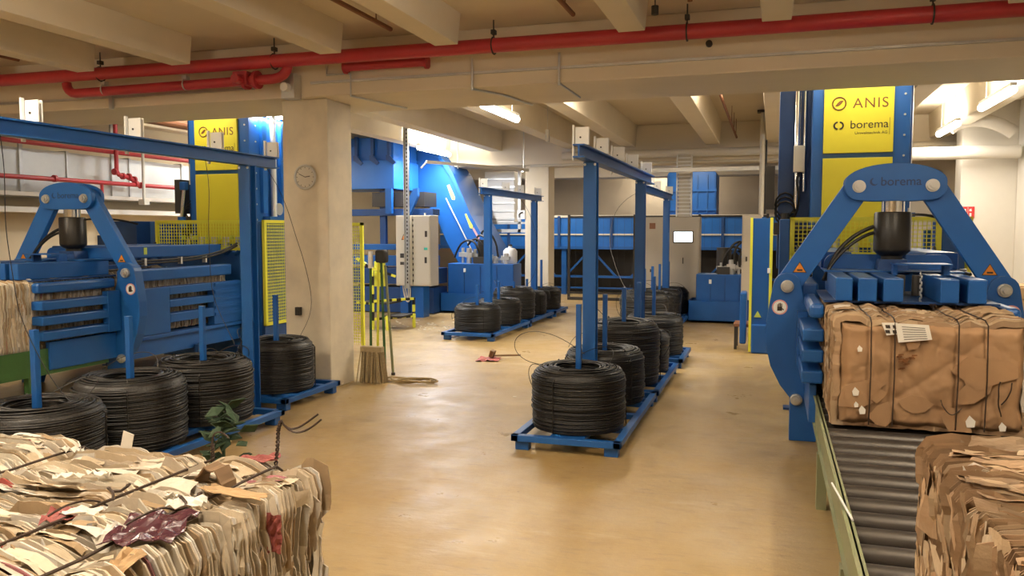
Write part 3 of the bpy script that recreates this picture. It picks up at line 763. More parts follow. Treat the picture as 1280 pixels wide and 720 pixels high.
    # side beams in front of and behind the frame
    for s_ in (-1, 1):
        def bx(x0, y0, z0, x1, y1, z1): return ((min(s_ * x0, s_ * x1), y0, z0), (max(s_ * x0, s_ * x1), y1, z1))
        for (z0, z1) in ((.965, 1.055), (.815, .905), (.665, .755)):
            MB().box(*bx(.555, -1.02, z0, .70, -.03, z1)).build('side_beam', 'blue', t, bevel=.012)
        MB().box(*bx(.555, -1.02, 1.13, .66, -.03, 1.235)).build('upper_beam', 'blue', t, bevel=.03)
        m = MB(); m.box(*bx(.63, -.20, .66, .71, -.03, 1.10)); m.build('beam_bracket', 'blue', t, bevel=.006)
        MB().box(*bx(.59, -.9, .36, .64, -.03, .64)).build('lower_plate', 'blue', t, bevel=.006); MB().box(*bx(.605, .12, .30, .65, 2.15, .50)).build('lower_plate', 'blue', t, bevel=.006)
        for k in range(5): m = None
        m = MB()
        for k in range(4): m.cyl((s_ * .60, -.86, .46 + k * .045), (s_ * .612, -.86, .46 + k * .045), .009, 8)
        m.each('bolt', 'zinc', t)
        # behind
        MB().box(*bx(.555, .10, .56, .60, 2.15, 1.08)).build('channel_wall', 'dblue', t) if False else None
        m = MB(); m.box(*bx(.60, .12, .55, .70, .75, 1.09)); m.box(*bx(.60, 1.55, .55, .70, 2.15, 1.09)); m.each('side_panel', 'blue', t, bevel=.006)
        for (z0, z1) in ((.99, 1.09), (.84, .93), (.66, .77)):
            MB().box(*bx(.56, .75, z0, .70, 1.55, z1)).build('side_beam', 'blue', t, bevel=.01)
        for k in range(5):
            MB().box(*bx(.70, 1.56, .66 + k * .095, .715, 2.15, .70 + k * .095)).build('rib_bar', 'blue', t)
        MB().box(*bx(.58, .12, .50, .70, 2.15, .545)).build('lower_beam', 'blue', t, bevel=.006)
        MB().box(*bx(.54, .10, 1.17, .68, 1.95, 1.31)).build('upper_beam', 'blue', t, bevel=.02)
        MB().box(*bx(.28, .25, 1.43, .52, 1.95, 1.57)).build('top_beam', 'blue', t, bevel=.012)
        m = MB(); m.box(*bx(.66, 1.2, 0, .72, 1.34, .34)); m.box(*bx(.56, 1.2, 0, .78, 1.34, .02)); m.build('leg', 'dblue', t)
        m = MB()
        for dz in (0, .03): m.tube(bez([(s_ * .60, .2, 1.37 + dz), (s_ * .60, 1.2, 1.37 + dz), (s_ * .62, 1.7, 1.38 + dz), (s_ * .66, 2.1, 1.55 + dz)], 12), .013, 6)
        m.each('hydraulic_hose', 'rubber', t)
        for y in (.45, 1.05, 1.5):
            MB().box(*bx(.575, y, 1.345, .625, y + .03, 1.43)).build('hose_clip', 'zinc', t)
        MB().box(*bx(.521, .55, 1.47, .526, .60, 1.55)).build('yellow_mark', 'lime', t)
    # housing with mesh guard
    hy = 2.2
    m = MB(); m.box((-.84, hy, .45), (-.735, hy + .5, 1.87)); m.box((.735, hy, 0), (.96, hy + .5, 1.87)); m.box((-.735, hy + .06, 0), (.735, hy + .5, 1.46)); m.build('housing', 'blue', t, bevel=.008)
    m = MB()
    for k in range(8): m.box((-.62 + k * .17, hy - .02, 1.40), (-.60 + k * .17, hy + .10, 1.50), rot=Matrix.Rotation(.8, 3, 'Y'))
    m.each('guide_bars', 'blue', t)
    gd = thing_part('mesh_guard', t)
    g = MB(); 
    for (a, b2) in (((-.735, hy - .02, 1.85), (.735, hy + .02, 1.89)), ((-.735, hy - .02, 1.48), (.735, hy + .02, 1.52)), ((-.735, hy - .02, 1.42), (-.69, hy + .02, 1.89)), ((.69, hy - .02, 1.42), (.735, hy + .02, 1.89))): g.box(a, b2)
    gf = g.build('guard_frame', 'ylime', t)
    g = MB(); x = -.69
    while x < .69: g.bar((x, hy, 1.5), (x, hy, 1.87), .008); x += .043
    z = 1.54
    while z < 1.85: g.bar((-.7, hy, z), (.7, hy, z), .008, up=(0, 1, 0)); z += .043
    g.build('guard_mesh', 'ylime', gf)
    # machinery seen through the mesh
    m = MB()
    for k in range(5): m.cyl((-.45 + k * .2, hy + .35, 1.46), (-.45 + k * .2, hy + .35, 1.66), .045, 12); 
    m.each('valve_block', 'zinc', t); m = MB()
    for k in range(5): m.box((-.52 + k * .2, hy + .25, 1.62), (-.47 + k * .2, hy + .28, 1.68))
    m.each('valve_tag', 'lime', t)
    m = MB()
    for k in range(3): m.tube(bez([(-.62 + k * .04, hy + .3, 1.47), (-.66 + k * .04, hy + .3, 1.85), (-.55 + k * .04, hy + .3, 1.9), (-.50 + k * .05, hy + .32, 1.50)], 10), .012, 6)
    m.each('hydraulic_hose', 'rubber', t)
    MB().box((.60, hy + .1, 1.40), (.66, hy + .2, 1.76)).build('guide_post', 'blue', t)
    # side mesh fence
    x = 1.0
    g = MB()
    for (a, b2) in (((x - .02, hy, 1.85), (x + .02, hy + 1.5, 1.89)), ((x - .02, hy, .47), (x + .02, hy + 1.5, .51)), ((x - .02, hy, .47), (x + .02, hy + .045, 1.89)), ((x - .02, hy + 1.455, .47), (x + .02, hy + 1.5, 1.89))): g.box(a, b2)
    gf = g.build('fence_frame', 'ylime', t)
    g = MB(); y = hy + .05
    while y < hy + 1.45: g.bar((x, y, .5), (x, y, 1.87), .006); y += .036
    z = .54
    while z < 1.85: g.bar((x, hy + .02, z), (x, hy + 1.48, z), .008); z += .043
    g.build('fence_mesh', 'ylime', gf)
    MB().box((x - .05, hy, 0), (x, hy + 1.5, .46)).build('fence_plinth', 'dblue', t)
    # tower
    ty = 2.66
    MB().box((-.515, ty, 0), (.48, ty + 1.2, 3.90)).build('tower_body', 'blue', t, bevel=.006)
    y1 = MB().box((-.40, ty - .03, 2.60), (.31, ty + .005, 3.88)).build('upper_panel', 'yellow', t, bevel=.003)
    MB().box((-.40, ty - .03, 1.56), (.31, ty + .005, 2.545)).build('lower_panel', 'yellow', t, bevel=.003)
    text('ANIS', .155, 'brown', 'lettering', y1, (.075, ty - .031, 3.085), ext=.001, space=1.12)
    m = MB(); ring = [(-.245 + .068 * math.cos(a), ty - .033, 3.14 + .068 * math.sin(a)) for a in [i * PI / 16 for i in range(32)]]
    m.tube(ring, .007, 6, True)
    pts = []
    for i in range(9): a = i / 8; pts.append((-.285 + .085 * a, 3.115 + .055 * a + .022 * math.sin(PI * a)))
    for i in range(8, -1, -1): a = i / 8; pts.append((-.285 + .085 * a, 3.115 + .055 * a - .022 * math.sin(PI * a)))
    m.prism(pts[:9] + pts[10:17], ty - .034, ty - .031, 'y'); m.build('leaf_emblem', 'brown', y1)
    text('borema', .125, 'ink', 'lettering', y1, (.065, ty - .031, 2.865), ext=.001)
    text('Umwelttechnik AG', .042, 'ink', 'lettering', y1, (.085, ty - .031, 2.80), ext=.001)
    m = MB()
    m.prism(arc(-.255, 2.90, .045, 90, 270, 8) + arc(-.255, 2.90, .028, 270, 90, 8), ty - .034, ty - .031, 'y')
    m.prism(arc(-.235, 2.90, .045, 90, -90, 8) + arc(-.235, 2.90, .028, -90, 90, 8), ty - .034, ty - .031, 'y')
    m.build('emblem', 'ink', y1)
    MB().box((.268, ty - .033, 2.79), (.272, ty - .031, 2.97)).build('print_line', 'ink', y1)
    m = MB()
    for k in range(9):
        z = 1.9 + k * .22
        m.cyl((.42, ty, z), (.42, ty - .012, z), .012, 8); m.cyl((.48, ty + .15, z), (.492, ty + .15, z), .012, 8); m.cyl((.48, ty + .95, z), (.492, ty + .95, z), .012, 8)
    m.each('bolt', 'zinc', t)
    # right-side pipes and box on tower
    m = MB(); m.cyl((.535, ty + .5, 1.95), (.535, ty + .5, 3.5), .042, 14); m.cyl((.535, ty + .95, 2.2), (.535, ty + .95, 3.4), .042, 12); m.each('lift_cylinder', 'zinc', t, smooth='auto')
    m = MB(); m.box((.48, ty + .25, 2.0), (.53, ty + .36, 3.7)); m.box((.48, ty + .70, 2.0), (.54, ty + .78, 3.7)); m.each('side_rib', 'blue2', t)
    MB().box((.48, ty + .3, 1.85), (.60, ty + 1.15, 1.95)).build('side_shelf', 'blue', t)
    MB().cyl((.48, ty + .6, 2.06), (.56, ty + .6, 2.06), .09, 18).build('flange_wheel', 'zinc', t)
    # left-side equipment
    m = MB(); m.box((-.86, ty + .4, 1.3), (-.515, ty + 1.1, 3.75)); m.build('side_cabinet', 'dblue', t)
    m = MB(); m.cyl((-.66, ty + .34, 2.0), (-.66, ty + .34, 3.35), .035, 12); m.cyl((-.58, ty + .34, 2.2), (-.58, ty + .34, 3.35), .02, 12); m.each('hydraulic_pipe', 'chrome', t, smooth='auto')
    MB().box((-.70, ty + .2, 2.42), (-.58, ty + .3, 2.72)).build('junction_box', 'grey', t, bevel=.005)
    m = MB()
    for k in range(3):
        m.tube([(-.70 + k * .02, ty + .3 + .02 * k, 1.95 + .0 * k)] + [(-.78 + .11 * math.cos(a), ty + .3 + .02 * k, 1.95 + .05 * k + .14 * math.sin(a)) for a in [q * PI / 6 for q in range(12)]], .012, 6)
    m.tube(bez([(-.6, ty + .28, 2.45), (-.75, ty + .2, 2.3), (-.55, ty + .2, 2.2), (-.68, ty + .3, 1.9)], 10), .014, 6)
    m.each('hydraulic_hose', 'rubber', t)
    m = MB(); m.cyl((-.78, ty + .3, 1.46), (-.78, ty + .3, 1.95), .05, 14); m.box((-.90, ty + .2, 1.7), (-.62, ty + .4, 1.84)); m.box((-1.0, ty + .25, 2.0), (-.9, ty + .6, 2.5)); m.build('pump_block', 'dark', t)
    m = MB(); m.cyl((-.70, ty + .25, 1.55), (-.70, ty + .25, 1.75), .03, 10); m.build('filter', 'wpl', t)
    return t
def thing_part(*a): return None
pr = baler('right baling press with cardboard bale under its blue arch, tower with yellow panels', (.92, 7.12, 0))
pl = dup(pr, (-7.46, 7.18, 0), 'left baling press with white paper bale, partly behind the clock column')

# ------------------------------------------------------------------ wire coils
def coil_mesh(seed, R=.385, r=.20, h=.48):
    rr = random.Random(seed); m = MB()
    n = 44; rows = int(h / .0125)
    def prof(z):
        u = z / h
        return R * (1 - .05 * max(0, (u - .82) / .18) ** 2 * 3) * (1 - .02 * (1 - u)) - (.012 if u < .05 else 0)
    for k in range(rows):
        z = .008 + k * h / rows; bo = rr.uniform(-.006, .006); ph = rr.uniform(0, 6.3); tl = rr.uniform(-.006, .006)
        m.tube([((prof(z) + bo + .004 * math.sin(3 * a + ph) + .008 * noise.noise(Vector((math.cos(a) * 2, math.sin(a) * 2, z * 9 + seed)))) * math.cos(a),
                 (prof(z) + bo + .004 * math.sin(2 * a + ph) + .008 * noise.noise(Vector((math.cos(a) * 2, math.sin(a) * 2, z * 9 + seed)))) * math.sin(a),
                 z + tl * math.sin(a + ph)) for a in [2 * PI * i / n for i in range(n)]], .0082, 5, True)
    top = int((R - r) / .013)
    for k in range(top + 6):
        rad = R - .035 - k * .0125 + rr.uniform(-.006, .006); zz = h + .012 * math.sin(PI * k / max(1, top)) + rr.uniform(-.004, .008) - (0.018 * max(0, k - top)) - .012 * (k < 2)
        rad = max(rad, r - .01); cx, cy = rr.uniform(-.012, .012), rr.uniform(-.012, .012); ph = rr.uniform(0, 6.3)
        m.tube([(cx + rad * math.cos(a), cy + rad * math.sin(a), zz + .006 * math.sin(2 * a + ph)) for a in [2 * PI * i / n for i in range(n)]], .0078, 5, True)
    m.lathe([(R - .012, 0.0), (R - .012, h - .03), (R - .05, h - .004), (r + .02, h - .002), (r, h - .03), (r, .01), (R - .02, 0.0)], seg=44)
    return m
COILS = []
for sd, R, h in ((1, .385, .48), (2, .375, .52), (3, .39, .44)):
    me_o = coil_mesh(sd, R, .20, h)
    COILS.append(me_o)
coil_src = {}
def coil(k, x, y, z, label, group, rz=0, scale=(1, 1, 1)):
    # part list: windings + loose tail
    if k not in coil_src:
        t = thing('wire_coil', label, 'wire coil', (x, y, z), group, rz)
        COILS[k].build('windings', 'wire', t, smooth=True)
        m = MB(); h = (.48, .52, .44)[k]; rr = random.Random(k + 50)
        m.tube(wobble(bez([(.2, .1, h - .02), (.35, .3, h + .2), (.1, .45, h + .16), (-.12, .34, h + .015)], 16), .02, 3, k), .003, 5)
        m.tube(wobble(bez([(-.25, -.1, h), (-.42, -.1, h + .12), (-.50, .1, h - .1), (-.39, .12, h * .4)], 14), .02, 3, k + 3), .003, 5)
        m.each('loose_tail', 'wire', t)
        for a in ((.3, 2.4, 4.4)):
            rr0 = (.385, .375, .39)[k]
            q = MB(); q.tube([((rr0 + .012) * math.cos(a), (rr0 + .012) * math.sin(a), .01), ((rr0 + .014) * math.cos(a), (rr0 + .014) * math.sin(a), h * .85), (.3 * math.cos(a), .3 * math.sin(a), h + .03), (.19 * math.cos(a), .19 * math.sin(a), h - .03)], .005, 5); q.build('tie_strap', 'wire', t)
        coil_src[k] = t
    else:
        t = dup(coil_src[k], (x, y, z), label, group, rz)
    t.scale = scale
    return t
PT = .13   # pallet top
A, B_, C_, D_ = 'wire coils in the middle row', 'wire coils in the far middle row', 'wire coils in the far left row', 'wire coils in the left row'
coil(0, -1.51, 6.58, PT, 'black wire coil at the near end of the middle row', A)
coil(1, -1.51, 7.70, PT, 'black wire coil second in the middle row, beside the tall post', A, 1.2, (1, 1, .92))
coil(2, -1.51, 8.70, PT, 'tall black wire coil third in the middle row, higher than its neighbours', A, 2.0, (1, 1, 1.42))
coil(0, -1.47, 9.52, PT, 'low black wire coil fourth in the middle row, behind the tall one', A, 2.9, (.93, .93, .92))
coil(1, -1.47, 10.9, PT, 'black wire coil at the far end of the nearer middle stand', A, .5, (1, 1, .95))
coil(0, -1.93, 13.08, PT, 'black wire coil first on the farther middle stand', B_, .4, (1, 1, 1.3))
coil(1, -1.93, 14.0, PT, 'black wire coil second on the farther middle stand', B_, 1.9, (1, 1, 1.05))
coil(2, -1.93, 14.95, PT, 'black wire coil third on the farther middle stand', B_, 2.9, (1, 1, 1.2))
coil(0, -1.93, 16.28, PT, 'black wire coil at the far end of the farther middle stand', B_, 4.0)
coil(1, -4.56, 12.50, PT, 'black wire coil at the near end of the far left row', C_, .9, (1, 1, .78))
coil(2, -4.56, 13.60, PT, 'black wire coil second in the far left row', C_, 1.7, (1, 1, .92))
coil(0, -4.56, 14.50, PT, 'highest black wire coil of the far left row, third from its near end', C_, 2.2, (1, 1, 1.12))
coil(1, -4.56, 15.35, PT, 'black wire coil fourth in the far left row', C_, 3.3, (1, 1, .8))
coil(2, -4.56, 16.40, PT, 'black wire coil at the far end of the far left row', C_, 4.3, (1, 1, .95))
def Yof(px, X):
    # helper used only to spread the left row evenly
    return X
coil(0, -4.60, 4.12, PT, 'black wire coil nearest the camera at the left edge', D_, .2, (1.05, 1.05, .98))
coil(1, -4.65, 5.00, PT, 'black wire coil behind the near white bale, second in the left row', D_, 1.0, (1.06, 1.06, .98))
coil(2, -4.68, 5.88, PT, 'black wire coil third in the left row beside the blue post', D_, 5.0, (1.05, 1.05, 1.14))
coil(1, -4.85, 7.23, PT, 'black wire coil standing against the clock column', D_, 2.3, (1.0, 1.0, .94))

# ------------------------------------------------------------------ pallets with rods
def pallet(loc, w, ln, rods, label, group, top=1.10):
    t = thing('coil_pallet', label, 'pallet', loc, group)
    z = PT
    m = MB()
    m.box((-w / 2, 0, z - .055), (-w / 2 + .06, ln, z - .004)); m.box((w / 2 - .06, 0, z - .055), (w / 2, ln, z - .004))
    m.box((-w / 2, 0, z - .055), (w / 2, .06, z - .004)); m.box((-w / 2, ln - .06, z - .055), (w / 2, ln, z - .004))
    for k in range(1, 4): m.box((-w / 2 + .06, ln * k / 4 - .04, z - .05), (w / 2 - .06, ln * k / 4 + .04, z - .006))
    m.box((-.14, .06, z - .05), (.14, ln - .06, z - .008))
    m.build('frame', 'blue', t, bevel=.004)
    for x in (-w / 2 + .08, w / 2 - .08):
        for y in (.08, ln - .08): MB().box((x - .055, y - .04, 0), (x + .055, y + .04, z - .055)).build('foot', 'blue', t, bevel=.004)
    for (x, y) in rods:
        MB().box((x - .021, y - .021, z - .03), (x + .021, y + .021, top)).build('rod', 'blue', t, bevel=.003)
    return t
G = 'blue pallets carrying wire coils'
pallet((-1.51, 6.10, 0), .88, 2.08, [(0, .48), (0, 1.60)], 'blue steel pallet at the near end of the middle row', G, 1.14)
pallet((-1.50, 8.24, 0), .88, 1.88, [(0, .46), (.02, 1.38)], 'blue steel pallet under the tall coil of the middle row', G, 1.14)
pallet((-1.48, 10.40, 0), .88, 1.1, [(0, .5)], 'blue steel pallet at the far end of the nearer middle stand', G, 1.14)
pallet((-1.93, 12.66, 0), .88, 1.80, [(0, .42), (0, 1.34)], 'blue steel pallet first under the farther middle stand', G, 1.14)
pallet((-1.93, 14.52, 0), .88, 2.17, [(0, .43), (0, 1.76)], 'blue steel pallet last under the farther middle stand', G, 1.14)
pallet((-4.57, 12.04, 0), .90, 2.05, [(0, .46), (0, 1.56)], 'blue steel pallet at the near end of the far left row', G, .86)
pallet((-4.57, 14.12, 0), .90, 1.66, [(0, .38), (0, 1.23)], 'blue steel pallet in the middle of the far left row', G, .80)
pallet((-4.57, 15.92, 0), .90, 1.0, [(0, .48)], 'blue steel pallet at the far end of the far left row', G, 1.14)
pallet((-4.63, 3.66, 0), .88, 2.70, [(.03, .46), (-.02, 1.34), (-.05, 2.22)], 'blue steel pallet under the three near coils of the left row', G, 1.10)
pallet((-4.87, 6.74, 0), .88, 1.05, [(.02, .49)], 'blue steel pallet against the clock column', G, 1.09)

# ------------------------------------------------------------------ wire stands
def ibeam_pts(w, h, tf=.012, tw=.012):
    return [(-w / 2, 0), (w / 2, 0), (w / 2, tf), (tw / 2, tf), (tw / 2, h - tf), (w / 2, h - tf), (w / 2, h), (-w / 2, h), (-w / 2, h - tf), (-tw / 2, h - tf), (-tw / 2, tf), (-w / 2, tf)]
def stand(x, y0, y1, posts, guides, label, ztop=2.46, pw=.115):
    t = thing('wire_stand', label, 'steel frame', (x, posts[0], 0), 'blue wire guide frames')
    p0 = posts[0]
    o = MB().prism(ibeam_pts(.10, .11), y0 - p0, y1 - p0, 'y'); o.v = [(a, b, c + ztop - .11) for a, b, c in o.v]; bm_ = o.build('cross_beam', 'blue', t)
    for y in posts:
        m = MB(); yy = y - p0
        m.box((-pw / 2, yy - .055, 0.012), (pw / 2, yy - .043, ztop - .112)); m.box((-pw / 2, yy + .043, .012), (pw / 2, yy + .055, ztop - .112)); m.box((-.006, yy - .043, .012), (.006, yy + .043, ztop - .112))
        p = m.build('post', 'blue', t)
        MB().box((-.08, yy - .075, 0), (.08, yy + .075, .012)).build('foot_plate', 'blue', p)
        m = MB()
        for sx in (-.045, .045): m.cyl((sx, yy - .062, ztop - .135), (sx, yy - .055, ztop - .135), .012, 8)
        m.each('bolt', 'zinc', p)
    for y in guides:
        yy = y - p0
        m = MB(); m.box((-.045, yy - .012, ztop), (.07, yy - .004, ztop + .145)); m.box((-.065, yy - .035, ztop - .13), (-.05, yy - .008, ztop + .16)); m.box((-.045, yy + .018, ztop), (.07, yy + .026, ztop + .145))
        g = m.build('wire_guide', 'wpl', t, bevel=.002)
        MB().cyl((.0, yy - .018, ztop + .06), (.0, yy - .012, ztop + .06), .008, 8).build('guide_bolt', 'dark', g)
        MB().cyl((.0, yy - .003, ztop + .06), (.0, yy + .017, ztop + .06), .035, 14).build('sheave', 'zinc', g)
    return t
stand(-1.53, 6.62, 10.85, (7.12, 9.98), (6.70, 7.55, 8.4, 9.3, 10.4), 'blue wire frame over the middle row, the tallest in view')
stand(-1.93, 12.35, 16.6, (12.58, 15.82), (12.7, 13.5, 14.4, 16.2), 'blue wire frame over the farther middle row, seen behind the tall one')
stand(-4.57, 12.7, 16.4, (13.04, 15.86), (12.8, 14.0, 14.9, 16.1), 'blue wire frame over the far left row near the back column')
stand(-4.72, 3.0, 7.08, (3.6, 6.62), (4.28, 5.2, 6.17, 7.02), 'blue wire frame at the left in front of the left press', ztop=2.47)

# loose wires hanging from the guides
def lwire(name, pts, label, r=.003, m='wire', amp=.02):
    c = Vector(pts[0]); P = [Vector(p) - c for p in pts]
    return single(MB().tube(wobble(bez(P, 24), amp, 2.2), r, 5), name, m, label, 'wire', tuple(c))
lwire('hanging_wire', [(-4.70, 4.02, 2.36), (-4.66, 4.02, 1.9), (-4.80, 4.05, 1.3), (-4.5, 4.05, .85), (-4.40, 4.2, .62)], 'thin wire hanging from the left frame down to the nearest left coil')
lwire('hanging_wire', [(-4.70, 6.0, 2.36), (-4.60, 6.0, 1.8), (-4.85, 6.0, 1.2), (-4.5, 6.0, .9), (-4.45, 6.0, .75)], 'thin wire hanging in front of the yellow panels of the left tower')
lwire('hanging_wire', [(-4.73, 6.95, 2.36), (-4.75, 7.75, 1.6), (-5.0, 7.8, 1.4), (-4.5, 7.75, .9), (-4.75, 7.55, .7), (-4.70, 7.45, .63)], 'thin wire looping down the face of the clock column')
lwire('hanging_wire', [(-1.55, 7.0, .66), (-1.9, 6.9, .95), (-2.35, 6.9, .95), (-2.2, 6.75, .6), (-1.8, 6.5, .63)], 'thin wire loop sticking out left of the near middle coil')
lwire('hanging_wire', [(-1.95, 12.6, 2.34), (-2.6, 11.5, 1.9), (-1.9, 10.8, .9), (-1.55, 10.6, .65)], 'thin wire sagging between the two middle frames')
lwire('hanging_wire', [(-4.60, 15.0, 2.36), (-4.2, 15.1, 1.8), (-4.15, 15.0, 1.0), (-4.45, 14.9, .70)], 'thin wire hanging beside the back column')

# ------------------------------------------------------------------ wall clock and column things
t = thing('wall_clock', 'round silver wall clock high on the front column', 'clock', (-4.86, 7.868, 2.33))
MB().tube([(.125 * math.cos(a), -.02, .125 * math.sin(a)) for a in [i * PI / 20 for i in range(40)]], .013, 8, True).build('rim', 'zinc', t, smooth=True)
MB().cyl((0, -.018, 0), (0, 0, 0), .122, 40).build('face', 'grey', t)
m = MB(); m.bar((0, -.022, 0), (-.075, -.022, .035), .007, .003, up=(0, 1, 0)); m.bar((0, -.022, 0), (.06, -.022, .008), .009, .003, up=(0, 1, 0)); m.build('hands', 'ink', t)
m = MB()
for k in range(12):
    a = k * PI / 6; m.bar((.095 * math.cos(a), -.0195, .095 * math.sin(a)), (.108 * math.cos(a), -.0195, .108 * math.sin(a)), .006, .002, up=(0, 1, 0))
m.build('hour_marks', 'ink', t)
m = MB(); m.box((-.03, -.05, -.045), (.03, 0, .045)); m.cyl((0, -.056, .01), (0, -.05, .01), .02, 12)
single(m, 'wall_socket', 'dark', 'small brown socket low on the front column with wires', 'socket', (-4.97, 7.868, .86), bevel=.004)
# brooms leaning right behind the column
for i, (x, y, lean, mm, lab) in enumerate(((-4.56, 8.75, .0, 'green', 'dark green pole leaning behind the column, leftmost of the bundle'), (-4.50, 8.80, .02, 'ylime', 'yellow pole leaning behind the column among the tools'), (-4.42, 8.85, -.05, 'green', 'green broom handle leaning on the column, black head up'), (-4.34, 8.9, -.10, 'railgreen', 'worn green broom handle rightmost behind the column'))):
    t = thing('leaning_pole', lab, 'pole', (x, y, .0), 'poles leaning behind the column')
    MB().cyl((0, 0, 0), (lean, .02, 1.48 - i * .05), .016, 10).build('handle', mm, t)
    MB().cyl((0, 0, 0), (0, 0, .03), .024, 10).build('end_cap', 'dark', t)
    if i == 2: MB().box((lean - .05, -.06, 1.36), (lean + .09, .06, 1.52)).build('pole_head', 'rubber', t, bevel=.03)
    if i == 0: MB().cyl((lean, .02, 1.30), (lean, .02, 1.5), .03, 10).build('grip', 'wpl', t)
t = thing('straw_broom', 'dirty straw broom and mop head standing at the foot of the column', 'broom', (-4.36, 8.40, 0))
m = MB()
rr = random.Random(5)
for k in range(150):
    x = rr.uniform(-.17, .17); y = rr.uniform(-.05, .05); m.bar((x * .75, y, .36), (x * .95 + rr.uniform(-.02, .02), y * 1.5, .0), .009, .005)
m.build('bristles', 'straw', t)
m = MB(); m.box((-.135, -.045, .35), (.135, .045, .42)); m.build('binding', 'straw', t, bevel=.01)
m = MB()
for k in range(3):
    c0 = (.10 + .08 * k, -.05 - .03 * k); 
    m.tube(wobble([(c0[0] + (.30 - .03 * k) * math.cos(a), c0[1] + .12 * math.sin(a), .014 + .012 * k) for a in [i * PI / 14 for i in range(28)]], .02, 4, k), .010, 6, True)
single(m, 'coiled_hose', 'rope', 'thin dirty hose coiled on the floor beside the column foot', 'hose', (-4.10, 8.62, .0))
# red rag with a small hammer
rg = scrap('red_cloth', 'redpaper', None, (0, 0, .012), .30, .34, 77, .2, 0, .012, 10)
rg.location = (-3.62, 10.35, .004); tag(rg, 'flat red cloth lying on the yellow floor in front of the far left coils', 'cloth')
m = MB(); m.cyl((0, 0, .02), (.34, .16, .02), .013, 8); m.box((-.04, -.05, 0), (.01, .07, .09), rot=Matrix.Rotation(.3, 3, 'Y'))
single(m, 'hammer', 'wood', 'wooden handled hammer lying on the red cloth', 'hammer', (-3.58, 10.42, .03))
m = MB(); m.box((-.015, -.01, 0), (.02, .015, .004)); single(m, 'paper_bit', 'sheet', 'tiny white scrap lying on the floor left of the middle row', 'scrap', (-2.55, 8.1, 0.001))
# trestle
t = thing('metal_stool', 'small low rusty steel trestle beside the right machine fence', 'stool', (-.38, 12.6, 0))
MB().box((-.13, -.25, .34), (.13, .25, .38)).build('top', 'rust', t, bevel=.004)
for sx in (-.1, .1):
    for sy in (-.2, .2): MB().box((sx - .02, sy - .02, 0), (sx + .02, sy + .02, .34)).build('leg', 'dark', t)
# green cloth/foliage near left row
t = thing('green_rag', 'crumpled dark green netting hanging at the pallet corner behind the white bale', 'cloth', (-3.72, 4.85, 0))
m = MB(); rr = random.Random(9)
for k in range(46):
    c = Vector((rr.gauss(0, .09), rr.gauss(0, .08), rr.uniform(.12, .52))); a = rr.uniform(0, 6.3); s_ = rr.uniform(.04, .09)
    d1 = Vector((math.cos(a), math.sin(a), rr.uniform(-.6, .6))) * s_; d2 = Vector((-math.sin(a), math.cos(a), rr.uniform(-.6, .9))) * s_ * .6
    n_ = d1.cross(d2).normalized() * .012
    vs = [c - d1, c - d2 * .8 + n_, c + d1, c + d2 * 1.1 - n_, c + n_ * 1.6]
    m.add(vs, [(0, 1, 4), (1, 2, 4), (2, 3, 4), (3, 0, 4)])
o = m.build('netting', 'leaf', t); md = o.modifiers.new('s', 'SOLIDIFY'); md.thickness = .006
m = MB(); m.tube(bez([(0, 0, .0), (.02, .02, .3), (-.02, .0, .5)], 8), .012, 6); m.build('cord', 'leaf', t)

# ------------------------------------------------------------------ duct and pipes at the left wall
t = thing('air_duct', 'large silver sheet metal air duct along the left wall', 'duct', (-10.5, 8, 2.3))
yd = 3.3
MB().box((0.001 - .48, -8, .02), (.0, yd + 2.2, .66)).build('duct_body', 'duct', t, bevel=.01)
m = MB()
for y in (-6, -4, -2, 0, .9, 2.1, 3.4, 4.7): m.box((-.48, y, .0), (.02, y + .04, .68))
m.each('flange', 'zinc', t)
MB().box((-.48, -8, -.04), (.05, yd + 2.2, .02)).build('ledge', 'white', t)
m = MB()
for y in (1.25, 3.0): m.box((.0, y, .02), (.03, y + .06, 1.6 - .0))
m.each('hanger_strap', 'zinc', t)
t = thing('red_wall_pipe', 'red sprinkler pipe running along the silver duct with a valve group', 'pipe', (-10.2, 8, 2.5))
MB().cyl((0, -6, .01), (0, 4.6, .01), .035, 12).build('pipe_run', 'red', t, smooth='auto')
m = MB(); m.cyl((0, 2.82, .16), (0, 2.82, 1.2), .035, 12); m.tube([(0, 2.82, .22), (0, 2.86, .16), (0, 3.05, .13), (0, 3.2, .08), (0, 3.3, .03)], .035, 10); m.build('riser', 'red', t, smooth='auto')
m = MB()
for y, z in ((2.78, .2), (2.95, .14), (3.08, .14), (3.2, .10), (3.22, .03), (3.34, .01), (1.6, .02)):
    m.cyl((0, y - .02, z), (0, y + .02, z), .055, 10)
m.each('valve', 'red', t)
m = MB(); m.cyl((0, 2.5, 0), (0, 2.5, -.22), .025, 10); m.each('drop_pipe', 'red', t)
single(MB().cyl((0, -5, 0), (0, 5, 0), .035, 12), 'red_wall_pipe', 'red', 'upper red pipe above the silver duct at the left wall', 'pipe', (-10.25, 8, 3.02))
t = thing('vertical_pipe', 'thin pale vertical pipe in front of the silver duct', 'pipe', (-10.1, 11.3, 2.3)); MB().cyl((0, 0, -.03), (0, 0, 1.6), .025, 10).build('pipe', 'grey', t); MB().box((-.06, -.06, -.12), (.06, .06, -.03)).build('connection_box', 'grey', t)
m = MB(); m.cyl((0, -3, 0), (0, 3, 0), .09, 14); m.cyl((0, .3, 0), (.3, .9, 0), .05, 10)
single(m, 'ceiling_pipe', 'rust', 'brown lagged pipe under the ceiling behind the main beam at far left', 'pipe', (-9.3, 12.4, 3.5))
single(MB().box((-.35, -.06, -.03), (.35, .06, .03)), 'wall_lamp', 'wpl', 'flat pale lamp housing on the left wall beside the left tower', 'wall lamp', (-10.9, 16.4, 2.1), bevel=.01)
